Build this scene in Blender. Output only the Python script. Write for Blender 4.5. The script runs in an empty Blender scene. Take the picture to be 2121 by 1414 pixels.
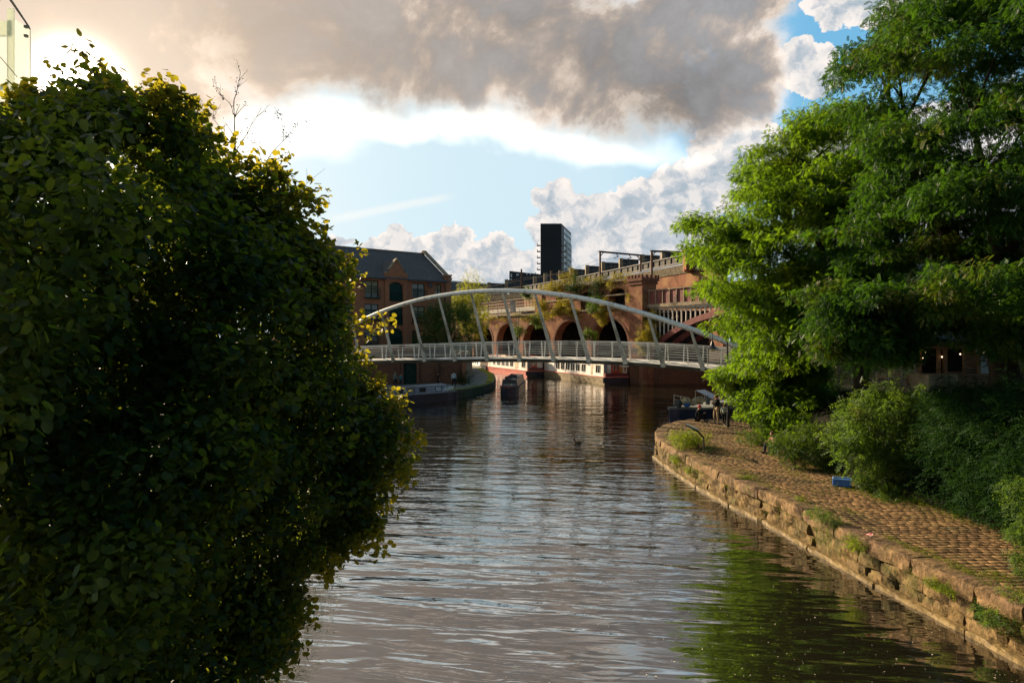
import bpy, bmesh, math, random
import numpy as np
from mathutils import Vector, Matrix
R = math.radians
rng = np.random.default_rng(7)
random.seed(7)
scene = bpy.context.scene
# ---------------------------------------------------------------- camera
F, HX, HY, H = 1414.0, 1060.5, 704.0, 6.0       # focal length in photo pixels, horizon, eye height (m)
cam_d = bpy.data.cameras.new('camera'); cam = bpy.data.objects.new('camera', cam_d)
scene.collection.objects.link(cam); scene.camera = cam
cam.location = (0, 0, H); cam.rotation_euler = (R(90), 0, 0)
cam_d.sensor_width = 36; cam_d.lens = 24; cam_d.shift_y = -3 / 2121
cam_d.clip_start = 0.05; cam_d.clip_end = 9000
# ---------------------------------------------------------------- render settings
scene.render.engine = 'CYCLES'
scene.view_settings.view_transform = 'Standard'; scene.view_settings.look = 'None'
scene.view_settings.gamma = 1; scene.view_settings.use_curve_mapping = False
EXPO = 1.25
scene.view_settings.exposure = EXPO
scene.cycles.use_denoising = True
scene.cycles.max_bounces = 7; scene.cycles.transparent_max_bounces = 16
scene.cycles.diffuse_bounces = 3; scene.cycles.glossy_bounces = 3; scene.cycles.transmission_bounces = 4
scene.cycles.sample_clamp_indirect = 4
# ---------------------------------------------------------------- sun
SUN_AZ = math.atan((160 - HX) / F)                       # sun seen at the upper left of the photo
SUN_EL = math.atan((HY - 180) / F * math.cos(SUN_AZ))
LAMP_AZ, LAMP_EL = SUN_AZ - R(8), SUN_EL + R(2.5)
LAMP = Vector((math.sin(LAMP_AZ) * math.cos(LAMP_EL), math.cos(LAMP_AZ) * math.cos(LAMP_EL), math.sin(LAMP_EL)))
SUN = Vector((math.sin(SUN_AZ) * math.cos(SUN_EL), math.cos(SUN_AZ) * math.cos(SUN_EL), math.sin(SUN_EL)))
sun_d = bpy.data.lights.new('sun', 'SUN'); sun_d.energy = 5.0; sun_d.angle = R(0.5); sun_d.color = (1.0, 0.79, 0.53)
sun = bpy.data.objects.new('sun', sun_d); scene.collection.objects.link(sun)
sun.rotation_euler = (-LAMP).to_track_quat('-Z', 'Y').to_euler()
sun.location = (-40, 60, 60)
# ---------------------------------------------------------------- node helpers
class NT:
    def __init__(s, tree): s.t = tree; s.n = tree.nodes; s.l = tree.links
    def node(s, typ, ins=None, **kw):
        n = s.n.new(typ)
        for k, v in kw.items(): setattr(n, k, v)
        for k, v in (ins or {}).items(): s.put(n.inputs[k], v)
        return n
    def put(s, sock, v):
        if v is None: return
        if isinstance(v, bpy.types.NodeSocket): s.l.new(v, sock)
        else:
            if isinstance(v, (tuple, list)) and len(v) == 3 and sock.type == 'RGBA': v = (*v, 1)
            sock.default_value = v
    def m(s, op, a, b=0.0, c=0.0, clamp=False):
        n = s.n.new('ShaderNodeMath'); n.operation = op; n.use_clamp = clamp
        for i, v in enumerate((a, b, c)): s.put(n.inputs[i], v)
        return n.outputs[0]
    def v(s, op, a, b=None):
        n = s.n.new('ShaderNodeVectorMath'); n.operation = op
        s.put(n.inputs[0], a); s.put(n.inputs[1], b)
        return n.outputs['Value'] if op in ('DOT_PRODUCT', 'LENGTH') else n.outputs['Vector']
    def step(s, x, a, b, lo=0.0, hi=1.0, smooth=True):
        n = s.n.new('ShaderNodeMapRange')
        if smooth: n.interpolation_type = 'SMOOTHSTEP'
        for i, v in enumerate((x, a, b, lo, hi)): s.put(n.inputs[i], v)
        return n.outputs[0]
    def noise(s, vec, scale, detail=4, rough=0.55, dist=0.0, dim='3D'):
        n = s.n.new('ShaderNodeTexNoise'); n.noise_dimensions = dim
        s.put(n.inputs['Vector'], vec); s.put(n.inputs['Scale'], scale); s.put(n.inputs['Detail'], detail)
        s.put(n.inputs['Roughness'], rough); s.put(n.inputs['Distortion'], dist)
        return n.outputs[0]
    def mix(s, f, a, b, mode='MIX', clampf=True):
        n = s.n.new('ShaderNodeMix'); n.data_type = 'RGBA'; n.blend_type = mode; n.clamp_factor = clampf
        s.put(n.inputs[0], f); s.put(n.inputs[6], a); s.put(n.inputs[7], b)
        return n.outputs[2]
    def ramp(s, x, stops):
        n = s.n.new('ShaderNodeValToRGB'); s.put(n.inputs[0], x)
        e = n.color_ramp.elements
        while len(e) < len(stops): e.new(0.5)
        for i, (p, c) in enumerate(stops): e[i].position = p; e[i].color = (*c, 1)
        return n.outputs[0]
# ---------------------------------------------------------------- sky
world = bpy.data.worlds.new('World'); scene.world = world; world.use_nodes = True
def build_sky():
    t = NT(world.node_tree); t.n.clear()
    out = t.node('ShaderNodeOutputWorld'); bg = t.node('ShaderNodeBackground')
    S = 0.07
    bg.inputs['Strength'].default_value = S
    sky = t.node('ShaderNodeTexSky', sky_type='NISHITA', sun_disc=False)
    sky.sun_elevation = SUN_EL; sky.sun_rotation = SUN_AZ; sky.air_density = 1.0; sky.dust_density = 0.6; sky.ozone_density = 2.5
    tc = t.node('ShaderNodeTexCoord').outputs['Generated']
    sp = t.node('ShaderNodeSeparateXYZ', {0: tc})
    X, Y, Z = sp.outputs
    A = t.m('ARCTAN2', X, Y)
    hr = t.m('SQRT', t.m('ADD', t.m('MULTIPLY', X, X), t.m('MULTIPLY', Y, Y)))
    E = t.m('DIVIDE', t.m('ABSOLUTE', Z), t.m('MAXIMUM', hr, 0.02))
    E = t.m('MINIMUM', E, 3.0)
    p = t.node('ShaderNodeCombineXYZ', {0: A, 1: E, 2: 0.0}).outputs[0]
    def ae(x, y):
        a = math.atan((x - HX) / F); return a, (HY - y) / F * math.cos(a)
    # domain warp so that outlines billow
    w1 = t.node('ShaderNodeTexNoise'); t.put(w1.inputs['Vector'], p); w1.inputs['Scale'].default_value = 7; w1.inputs['Detail'].default_value = 4
    wv = t.v('SUBTRACT', w1.outputs['Color'], (0.5, 0.5, 0.5))
    w0 = t.node('ShaderNodeTexNoise'); t.put(w0.inputs['Vector'], p); w0.inputs['Scale'].default_value = 2.2; w0.inputs['Detail'].default_value = 2
    wv1 = t.v('ADD', t.v('MULTIPLY', wv, (0.20, 0.11, 0)), t.v('MULTIPLY', t.v('SUBTRACT', w0.outputs['Color'], (0.5, 0.5, 0.5)), (0.20, 0.10, 0))); pw = t.v('ADD', p, wv1)
    w2 = t.node('ShaderNodeTexNoise'); t.put(w2.inputs['Vector'], p); w2.inputs['Scale'].default_value = 34; w2.inputs['Detail'].default_value = 5; w2.inputs['Roughness'].default_value = 0.6
    wv2 = t.v('MULTIPLY', t.v('SUBTRACT', w2.outputs['Color'], (0.5, 0.5, 0.5)), (0.045, 0.045, 0))
    pc = t.v('ADD', p, wv2)
    def blobs(src, lst):
        f = None
        for (x, y, rx, ry) in lst:
            a, e = ae(x, y)
            d = t.v('MULTIPLY', t.v('SUBTRACT', src, (a, e, 0)), (F / rx, F / ry, 0))
            g = t.m('SUBTRACT', 1.0, t.v('DOT_PRODUCT', d, d))
            f = g if f is None else t.m('SMOOTH_MAX', f, g, 0.25)
        return f
    big = blobs(pw, [(350, 20, 640, 175), (40, 50, 480, 185), (700, 70, 420, 160), (1010, 95, 380, 160), (1270, 130, 330, 160), (1450, 175, 190, 100),
                     (1480, 10, 150, 80), (600, -420, 1500, 430), (-500, 0, 700, 260)])
    cum = blobs(pc, [(1150, 412, 52, 44), (1185, 480, 95, 90), (1262, 455, 75, 55), (1335, 430, 80, 62), (1370, 500, 110, 80),
                     (1250, 550, 230, 60), (1440, 395, 110, 72), (1530, 330, 110, 95), (1650, 130, 72, 46), (1690, 165, 60, 28),
                     (935, 505, 52, 42), (900, 545, 95, 60), (1025, 518, 48, 40), (1010, 562, 110, 50), (822, 500, 36, 36),
                     (785, 528, 60, 34), (702, 497, 26, 17), (1800, -10, 120, 60), (1900, 300, 300, 60), (2500, 300, 500, 180),
                     (1570, -30, 110, 60)])
    n1 = t.noise(p, 5.0, 8, 0.62, 0.3); n2 = t.noise(p, 16.0, 7, 0.6)
    nc = t.noise(pc, 26.0, 6, 0.6)
    offs = t.v('ADD', pc, (-0.012, 0.010, 0)); nc2 = t.noise(offs, 26.0, 6, 0.6)
    relief = t.m('SUBTRACT', nc, nc2)
    n1o = t.noise(t.v('ADD', p, (-0.03, -0.02, 0)), 5.0, 8, 0.62, 0.3)
    rel1 = t.m('SUBTRACT', n1, n1o)
    # sun closeness
    dsun = t.v('DOT_PRODUCT', tc, tuple(SUN))
    dsun = t.m('MAXIMUM', dsun, 0.0)
    g_wide = t.m('POWER', dsun, 16.0); g_mid = t.m('POWER', dsun, 70.0); g_hot = t.m('POWER', dsun, 2200.0)
    K = 0.86 / S                                              # clouds are given in final radiance
    def c(r, g, b): return (r * K, g * K, b * K)
    base = t.mix(0.75, sky.outputs[0], c(0.085, 0.26, 0.40))
    # clear sky: paler towards the horizon ahead, blue higher up on the right
    pale = t.m('MAXIMUM', t.step(E, 0.05, 0.36, 0.92, 0.0), t.m('MULTIPLY', t.step(A, 0.33, 0.12), 0.85))
    base = t.mix(pale, base, c(0.345, 0.425, 0.455))
    # thin white veil between the big cloud and the horizon on the sun side
    veil = t.m('MULTIPLY', t.step(n1, 0.3, 0.75), t.step(A, -0.05, -0.5))
    base = t.mix(t.m('MULTIPLY', veil, 0.55), base, c(0.40, 0.42, 0.42))
    # contrail
    a0, e0 = ae(640, 464); a1, e1 = ae(955, 402)
    dx, dy = a1 - a0, e1 - e0; L = math.hypot(dx, dy); ux, uy = dx / L, dy / L
    rel = t.v('SUBTRACT', t.v('ADD', p, t.v('MULTIPLY', wv, (0.012, 0.012, 0))), (a0, e0, 0))
    al = t.v('DOT_PRODUCT', rel, (ux, uy, 0)); ac = t.m('ABSOLUTE', t.v('DOT_PRODUCT', rel, (-uy, ux, 0)))
    ct = t.m('MULTIPLY', t.step(ac, 0.009, 0.001), t.m('MULTIPLY', t.step(al, 0.0, 0.06), t.step(al, L, L * 0.8)))
    base = t.mix(t.m('MULTIPLY', ct, 0.4), base, c(0.5, 0.48, 0.45))
    # cumulus
    fc = t.m('ADD', cum, t.m('MULTIPLY', t.m('SUBTRACT', nc, 0.5), 0.9))
    mc = t.step(fc, 0.02, 0.16)
    lum = t.m('ADD', t.m('MULTIPLY', relief, 3.2), 0.72, clamp=True)
    core = t.step(fc, 0.1, 1.1)
    lum = t.m('SUBTRACT', lum, t.m('MULTIPLY', core, 0.30), clamp=True)
    ccol = t.ramp(lum, [(0.0, (0.21, 0.25, 0.285)), (0.35, (0.28, 0.30, 0.325)), (0.65, (0.39, 0.38, 0.375)), (1.0, (0.50, 0.46, 0.43))])
    ccol = t.v('SCALE', ccol); ccol.node.inputs['Scale'].default_value = K
    col = t.mix(mc, base, ccol)
    # the big grey cloud
    fb = t.m('ADD', big, t.m('ADD', t.m('MULTIPLY', t.m('SUBTRACT', n2, 0.5), 0.8), t.m('MULTIPLY', t.m('SUBTRACT', n1, 0.5), 2.0)))
    mb = t.step(fb, -0.3, 0.6)
    thick = t.m('ADD', t.m('MULTIPLY', fb, 1.0), t.m('MULTIPLY', rel1, 3.6))
    bcol = t.ramp(t.step(thick, 0.0, 1.0, smooth=False), [(0.0, (0.55, 0.48, 0.42)), (0.26, (0.43, 0.365, 0.31)), (0.52, (0.26, 0.222, 0.195)), (0.78, (0.18, 0.165, 0.158)), (1.0, (0.145, 0.145, 0.15))])
    ng = t.m('MAXIMUM', t.m('MULTIPLY_ADD', t.m('SUBTRACT', n1, 0.5), 2.6, 1.0), 0.5)
    bcol = t.v('SCALE', bcol); t.put(bcol.node.inputs['Scale'], t.m('MULTIPLY', ng, K))
    # lit through towards the sun
    bcol = t.mix(t.m('MULTIPLY', t.m('POWER', dsun, 7.0), 0.6), bcol, c(0.27, 0.215, 0.17))
    mb = t.m('MULTIPLY', mb, t.step(t.noise(p, 9.0, 6, 0.6), 0.22, 0.38, 0.75, 1.0))
    col = t.mix(mb, col, bcol)
    # bright rim of sky under the cloud on the sun's side
    rim = t.m('MULTIPLY', t.step(t.m('ABSOLUTE', t.m('ADD', big, 0.22)), 0.55, 0.0), t.step(A, 0.44, 0.08))
    rim = t.m('MULTIPLY', rim, t.step(E, 0.08, 0.2))
    glow = t.mix(rim, (0, 0, 0, 1), c(0.34, 0.28, 0.215))
    col = t.mix(1.0, col, glow, 'ADD')
    # aureole
    def add(col, f, cc):
        g = t.v('SCALE', tuple(x * K for x in cc)); t.put(g.node.inputs['Scale'], f)
        return t.mix(1.0, col, g, 'ADD')
    col = add(col, g_wide, (0.10, 0.075, 0.05))
    col = add(col, g_mid, (0.17, 0.13, 0.09))
    col = add(col, g_hot, (10, 8.5, 6.5))
    # unseen sky behind the viewer and overhead dimmed to deepen the shade
    back = t.step(Y, -0.55, 0.45, 0.42, 1.0)
    col = t.v('SCALE', col); t.put(col.node.inputs['Scale'], back)
    up = t.step(E, 0.55, 1.4, 1.0, 0.6)
    col2 = t.v('SCALE', col); t.put(col2.node.inputs['Scale'], up)
    t.l.new(col2, bg.inputs['Color']); t.l.new(bg.outputs[0], out.inputs[0])
    world.cycles.sampling_method = 'MANUAL'; world.cycles.sample_map_resolution = 512
build_sky()
# ---------------------------------------------------------------- photo pixel + distance -> place
def P(x, y, Y): return Vector(((x - HX) / F * Y, Y, H - (y - HY) / F * Y))
def G(x, y, z=0.0):
    Y = F * (H - z) / (y - HY); return P(x, y, Y)
# ---------------------------------------------------------------- objects
INV = {}
COL = scene.collection
def tag(o, label=None, cat=None, group=None, kind=None):
    for k, v in (('label', label), ('category', cat), ('group', group), ('kind', kind)):
        if v: o[k] = v
    return o
def thing(name, label, cat, loc=(0, 0, 0), group=None, rz=0.0):
    o = bpy.data.objects.new(name, None); COL.objects.link(o)
    o.location = loc; o.rotation_euler = (0, 0, rz); o.empty_display_size = 0.2
    INV[o.name] = (Matrix.Translation(Vector(loc)) @ Matrix.Rotation(rz, 4, 'Z')).inverted()
    return tag(o, label, cat, group)
def finish(me, name, mat, parent=None, origin=None, label=None, cat=None, group=None, kind=None, smooth=False):
    """me has WORLD coordinates"""
    o = bpy.data.objects.new(name, me); COL.objects.link(o)
    if mat and not me.materials: me.materials.append(mat)
    if parent is not None:
        M = INV[parent.name]; me.transform(M); o.parent = parent; INV[o.name] = M
    else:
        if origin is None:
            n = len(me.vertices); co = np.empty(n * 3, np.float32); me.vertices.foreach_get('co', co); co = co.reshape(-1, 3)
            origin = ((co[:, 0].min() + co[:, 0].max()) / 2, (co[:, 1].min() + co[:, 1].max()) / 2, co[:, 2].min())
            origin = tuple(float(q) for q in origin)
        M = Matrix.Translation(-Vector(origin)); me.transform(M); o.location = origin; INV[o.name] = M
    if smooth: me.polygons.foreach_set('use_smooth', [True] * len(me.polygons))
    tag(o, label, cat, group, kind)
    return o
class MB:
    def __init__(s): s.v = []; s.f = []; s.mi = []; s.cur = 0
    def add(s, vs, fs):
        b = len(s.v); s.v += [tuple(q) for q in vs]; s.f += [tuple(i + b for i in f) for f in fs]; s.mi += [s.cur] * len(fs)
    def box(s, c, size, M=None, taper=1.0):
        x, y, z = size[0] / 2, size[1] / 2, size[2] / 2; vs = []
        for dz in (-1, 1):
            k = taper if dz > 0 else 1
            for dx, dy in ((-1, -1), (1, -1), (1, 1), (-1, 1)):
                q = Vector((dx * x * k, dy * y * k, dz * z))
                if M is not None: q = M @ q
                vs.append(Vector(c) + q)
        s.add(vs, [(3, 2, 1, 0), (4, 5, 6, 7), (0, 1, 5, 4), (1, 2, 6, 5), (2, 3, 7, 6), (3, 0, 4, 7)])
        return s
    def bar(s, a, b, w, h=None, up=(0, 0, 1)):
        """box beam from a to b, w wide, h high"""
        a, b = Vector(a), Vector(b); h = h or w; d = (b - a); L = d.length
        if L < 1e-6: return s
        d /= L; side = d.cross(Vector(up))
        if side.length < 1e-4: side = d.cross(Vector((0, 1, 0)))
        side.normalize(); u = side.cross(d).normalized()
        vs = [q + side * (i * w / 2) + u * (j * h / 2) for q in (a, b) for i, j in ((-1, -1), (1, -1), (1, 1), (-1, 1))]
        s.add(vs, [(0, 1, 2, 3), (7, 6, 5, 4), (4, 5, 1, 0), (5, 6, 2, 1), (6, 7, 3, 2), (7, 4, 0, 3)])
        return s
    def tube(s, pts, rad, seg=8, caps=True):
        pts = [Vector(q) for q in pts]; n = len(pts)
        if not hasattr(rad, '__len__'): rad = [rad] * n
        ref = Vector((0.13, 0.31, 0.94)).normalized(); vs = []; fs = []
        for i, q in enumerate(pts):
            d = (pts[min(i + 1, n - 1)] - pts[max(i - 1, 0)]).normalized()
            a = d.cross(ref)
            if a.length < 0.1: a = d.cross(Vector((1, 0, 0)))
            a.normalize(); b = d.cross(a)
            for k in range(seg):
                th = 2 * math.pi * k / seg
                vs.append(q + (a * math.cos(th) + b * math.sin(th)) * rad[i])
        for i in range(n - 1):
            for k in range(seg):
                k2 = (k + 1) % seg
                fs.append((i * seg + k, i * seg + k2, (i + 1) * seg + k2, (i + 1) * seg + k))
        if caps: fs.append(tuple(range(seg - 1, -1, -1))); fs.append(tuple((n - 1) * seg + k for k in range(seg)))
        s.add(vs, fs); return s
    def lathe(s, c, prof, seg=16, M=None):
        vs = []; fs = []
        for r, z in prof:
            for k in range(seg):
                th = 2 * math.pi * k / seg; q = Vector((r * math.cos(th), r * math.sin(th), z))
                if M is not None: q = M @ q
                vs.append(Vector(c) + q)
        for i in range(len(prof) - 1):
            for k in range(seg):
                k2 = (k + 1) % seg; fs.append((i * seg + k, i * seg + k2, (i + 1) * seg + k2, (i + 1) * seg + k))
        fs.append(tuple(range(seg - 1, -1, -1))); fs.append(tuple((len(prof) - 1) * seg + k for k in range(seg)))
        s.add(vs, fs); return s
    def poly(s, pts): s.add(pts, [tuple(range(len(pts)))]); return s
    def prism(s, pts, z0, z1):
        n = len(pts)
        s.add([(p[0], p[1], z0) for p in pts] + [(p[0], p[1], z1) for p in pts],
              [tuple(range(n - 1, -1, -1)), tuple(range(n, 2 * n))] + [(i, (i + 1) % n, (i + 1) % n + n, i + n) for i in range(n)])
        return s
    def slab(s, pts, nrm, t):
        """flat polygon pts (coplanar) thickened by t along nrm"""
        n = len(pts); o = Vector(nrm) * t
        s.add([Vector(p) for p in pts] + [Vector(p) + o for p in pts],
              [tuple(range(n)), tuple(range(2 * n - 1, n - 1, -1))] + [((i + 1) % n, i, i + n, (i + 1) % n + n) for i in range(n)])
        return s
    def ball(s, c, r, seg=10, rings=6, sq=(1, 1, 1)):
        prof = [(max(1e-3, math.sin(math.pi * i / rings)), -math.cos(math.pi * i / rings)) for i in range(rings + 1)]
        return s.lathe(c, [(a * r, b * r) for a, b in prof], seg, Matrix.Diagonal(Vector(sq)))
    def build(s, name, mat, parent=None, smooth=False, bevel=0.0, mats=None, **kw):
        me = bpy.data.meshes.new(name); me.from_pydata(s.v, [], s.f)
        if mats:
            for m_ in mats: me.materials.append(m_)
            me.polygons.foreach_set('material_index', s.mi)
        bm = bmesh.new(); bm.from_mesh(me)
        bmesh.ops.recalc_face_normals(bm, faces=bm.faces)
        if bevel: bmesh.ops.bevel(bm, geom=bm.edges[:], offset=bevel, segments=1, affect='EDGES', clamp_overlap=True)
        uv = bm.loops.layers.uv.new('UVMap')
        for f in bm.faces:
            n = f.normal
            if abs(n.z) > 0.75:
                for l in f.loops: l[uv].uv = (l.vert.co.x, l.vert.co.y)
            else:
                tx = Vector((-n.y, n.x, 0)).normalized(); tz = n.cross(tx)
                if tz.z < 0: tz = -tz
                for l in f.loops: l[uv].uv = (l.vert.co.dot(tx), l.vert.co.dot(tz))
        bm.to_mesh(me); bm.free()
        return finish(me, name, mat, parent, smooth=smooth, **kw)
# ---------------------------------------------------------------- materials
MATS = {}
def newmat(name):
    m = bpy.data.materials.new(name); m.use_nodes = True; t = NT(m.node_tree); t.n.clear()
    out = t.node('ShaderNodeOutputMaterial'); b = t.node('ShaderNodeBsdfPrincipled'); t.l.new(b.outputs[0], out.inputs[0])
    MATS[name] = m
    return m, t, b, out
def surf(name, c1, c2, scale=4.0, rough=0.7, bump=0.0, bscale=None, metal=0.0, detail=6, c3=None, spec=0.14, stretch=None, lo=0.35, hi=0.65):
    m, t, b, out = newmat(name)
    co = t.node('ShaderNodeTexCoord').outputs['Object']
    if stretch: co = t.v('MULTIPLY', co, stretch)
    n = t.noise(co, scale, detail, 0.6)
    col = t.mix(t.step(n, lo, hi), c1, c2)
    if c3:
        n3 = t.noise(co, scale * 0.23, 4, 0.6, 0.4); col = t.mix(t.step(n3, 0.5, 0.72), col, c3)
    t.l.new(col, b.inputs['Base Color']); b.inputs['Roughness'].default_value = rough; b.inputs['Metallic'].default_value = metal
    b.inputs['Specular IOR Level'].default_value = spec
    if bump:
        nb = t.noise(co, bscale or scale * 3, 6, 0.6)
        bp = t.node('ShaderNodeBump', {'Height': nb, 'Strength': 1.0, 'Distance': bump}); t.l.new(bp.outputs[0], b.inputs['Normal'])
    return m
def brick(name, c1, c2, mortar, bw=0.225, bh=0.075, soot=(0.05, 0.035, 0.03), sootamt=0.5, patch=None, rough=0.85):
    m, t, b, out = newmat(name)
    uv = t.node('ShaderNodeUVMap').outputs[0]; co = t.node('ShaderNodeTexCoord').outputs['Object']
    br = t.node('ShaderNodeTexBrick', {'Vector': uv, 'Color1': c1, 'Color2': c2, 'Mortar': mortar, 'Scale': 1.0, 'Mortar Size': 0.006,
                                       'Brick Width': bw, 'Row Height': bh, 'Bias': 0.0})
    col = br.outputs[0]
    n = t.noise(co, 0.55, 7, 0.65, 0.5); col = t.mix(t.m('MULTIPLY', t.step(n, 0.42, 0.68), sootamt), col, soot)
    n2 = t.noise(t.v('MULTIPLY', co, (1, 1, 0.25)), 1.6, 6, 0.65); col = t.mix(t.m('MULTIPLY', t.step(n2, 0.5, 0.75), sootamt * 0.8), col, soot)
    n3 = t.noise(co, 9.0, 5, 0.7); col = t.mix(0.35, col, t.mix(t.step(n3, 0.3, 0.7), tuple(q * 0.45 for q in c1), tuple(min(1, q * 1.7) for q in c2)))
    if patch:
        n4 = t.noise(co, 0.3, 5, 0.6); col = t.mix(t.m('MULTIPLY', t.step(n4, 0.52, 0.62), 0.6), col, patch)
    t.l.new(col, b.inputs['Base Color']); b.inputs['Roughness'].default_value = rough; b.inputs['Specular IOR Level'].default_value = 0.06
    bp = t.node('ShaderNodeBump', {'Height': t.m('ADD', br.outputs['Fac'], t.m('MULTIPLY', n3, -1.0)), 'Strength': 0.6, 'Distance': 0.012}); bp.invert = True
    t.l.new(bp.outputs[0], b.inputs['Normal'])
    return m
def leafmat(name, cols, trans=0.45, tcol=(0.35, 0.5, 0.04), nscale=0.6, rough=0.5, accent=None, spec=0.16):
    m, t, b, out = newmat(name)
    co = t.node('ShaderNodeTexCoord').outputs['Object']
    n = t.noise(co, nscale, 4, 0.6); rnd = t.node('ShaderNodeNewGeometry').outputs['Random Per Island']
    x = t.m('ADD', t.m('MULTIPLY', rnd, 0.55), t.m('MULTIPLY', n, 0.5))
    k = len(cols); col = t.ramp(x, [(0.15 + 0.7 * i / (k - 1), c_) for i, c_ in enumerate(cols)])
    if accent:
        n2 = t.noise(co, nscale * 0.8, 3, 0.6, 0.5); r2 = t.m('FRACT', t.m('MULTIPLY', rnd, 37.3))
        fa = t.m('MULTIPLY', t.step(n2, 0.52, 0.66), t.step(r2, 0.35, 0.55)); col = t.mix(fa, col, accent)
    t.l.new(col, b.inputs['Base Color']); b.inputs['Roughness'].default_value = rough; b.inputs['Specular IOR Level'].default_value = spec
    tr = t.node('ShaderNodeBsdfTranslucent'); tc2 = t.mix(1.0, t.mix(0.45, col, tcol), (1.15, 1.15, 0.9, 1), 'MULTIPLY'); t.l.new(tc2, tr.inputs[0])
    mx = t.node('ShaderNodeMixShader', {0: trans}); t.l.new(b.outputs[0], mx.inputs[1]); t.l.new(tr.outputs[0], mx.inputs[2])
    t.l.new(mx.outputs[0], out.inputs[0])
    return m
def glassmat(name, col=(0.02, 0.03, 0.035), rough=0.03, wob=0.004):
    m, t, b, out = newmat(name)
    b.inputs['Base Color'].default_value = (*col, 1); b.inputs['Roughness'].default_value = rough; b.inputs['Specular IOR Level'].default_value = 1.0
    b.inputs['IOR'].default_value = 1.6
    n = t.noise(t.node('ShaderNodeTexCoord').outputs['Object'], 1.3, 2, 0.5)
    bp = t.node('ShaderNodeBump', {'Height': n, 'Strength': 1.0, 'Distance': wob}); t.l.new(bp.outputs[0], b.inputs['Normal'])
    return m
# ================================================================ WATER AND LAND
def water_mat():
    m, t, b, out = newmat('canal_water')
    co = t.node('ShaderNodeTexCoord').outputs['Object']
    wx = t.noise(t.v('MULTIPLY', co, (0.10, 0.16, 0)), 1.0, 3, 0.5)
    # swell: long low crests lying across the canal, bent a little
    rot = t.node('ShaderNodeVectorRotate', {'Vector': co, 'Angle': R(9)}, rotation_type='Z_AXIS').outputs[0]
    sw = t.noise(t.v('MULTIPLY', rot, (0.26, 1.25, 0)), 1.0, 2, 0.45, 0.35)
    rp = t.noise(t.v('MULTIPLY', co, (1.1, 3.0, 0)), 1.0, 3, 0.5, 0.5)
    rp2 = t.noise(t.v('ADD', t.v('MULTIPLY', rot, (3.0, 7.5, 0)), (5.3, 1.1, 0)), 1.0, 2, 0.5, 0.3)
    # calm and ruffled patches; smoother close to the viewer, ruffled further out
    sp = t.node('ShaderNodeSeparateXYZ', {0: co})
    far = t.m('MULTIPLY', t.step(sp.outputs[1], 14.0, 30.0, 0.25, 1.0), t.step(sp.outputs[1], 48.0, 85.0, 1.0, 0.28)); patch = t.step(wx, 0.3, 0.62, 0.45, 1.25)
    h = t.m('MULTIPLY', sw, 0.072)
    h = t.m('ADD', h, t.m('MULTIPLY', rp, t.m('MULTIPLY', far, t.m('MULTIPLY', patch, 0.017))))
    h = t.m('ADD', h, t.m('MULTIPLY', rp2, t.m('MULTIPLY', far, t.m('MULTIPLY', patch, 0.0035))))
    rd = t.noise(t.v('ADD', t.v('MULTIPLY', rot, (0.55, 2.3, 0)), (3.1, 7.7, 0)), 1.0, 2, 0.5, 0.6)
    rdg = t.m('SUBTRACT', 1.0, t.m('ABSOLUTE', t.m('MULTIPLY_ADD', rd, 4.0, -2.0)))
    h = t.m('ADD', h, t.m('MULTIPLY', rdg, t.m('MULTIPLY', t.step(sp.outputs[1], 40.0, 70.0, 1.0, 0.2), t.m('MULTIPLY', patch, 0.0045))))
    bp = t.node('ShaderNodeBump', {'Height': h, 'Strength': 1.0, 'Distance': 1.0})
    b.inputs['Base Color'].default_value = (0.012, 0.010, 0.006, 1); b.inputs['Roughness'].default_value = 0.02
    b.inputs['IOR'].default_value = 3.9; b.inputs['Specular IOR Level'].default_value = 0.5
    t.l.new(bp.outputs[0], b.inputs['Normal'])
    return m
WATER = water_mat()
MB().poly([(-130, -60, 0), (120, -60, 0), (120, 175, 0), (-130, 175, 0)]).build('water', WATER, kind='structure', origin=(0, 0, 0))
EARTH = surf('earth', (0.05, 0.035, 0.02), (0.10, 0.07, 0.04), 3, 0.95, 0.05, c3=(0.04, 0.05, 0.015))
MB().poly([(-6000, -6000, -1.6), (6000, -6000, -1.6), (6000, 6000, -1.6), (-6000, 6000, -1.6)]).build('ground', EARTH, kind='structure')
MB().prism([(200, 99), (19.5, 99), (-7.5, 150), (-9, 160), (-2500, 160), (-2500, 4000), (2500, 4000), (2500, 99)], -1.5, 1.4).build('far_ground', EARTH, kind='structure')
PAVE = surf('paving', (0.17, 0.165, 0.15), (0.28, 0.265, 0.23), 2.2, 0.9, 0.01, c3=(0.07, 0.085, 0.03))
left_poly = [(-6.6, -30), (-6.8, 8), (-6.6, 20), (-8.2, 40), (-15.5, 49), (-20.7, 55.4), (-6.9, 70.4), (-4.9, 72.5), (-3.2, 78), (-2.3, 84), (-2.2, 92), (-2.7, 104), (-5.4, 125), (-9.2, 159.5), (-2000, 159.5), (-2000, -30)]
MB().prism(left_poly, -1.4, 0.8).build('towpath', PAVE, kind='structure')
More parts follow.
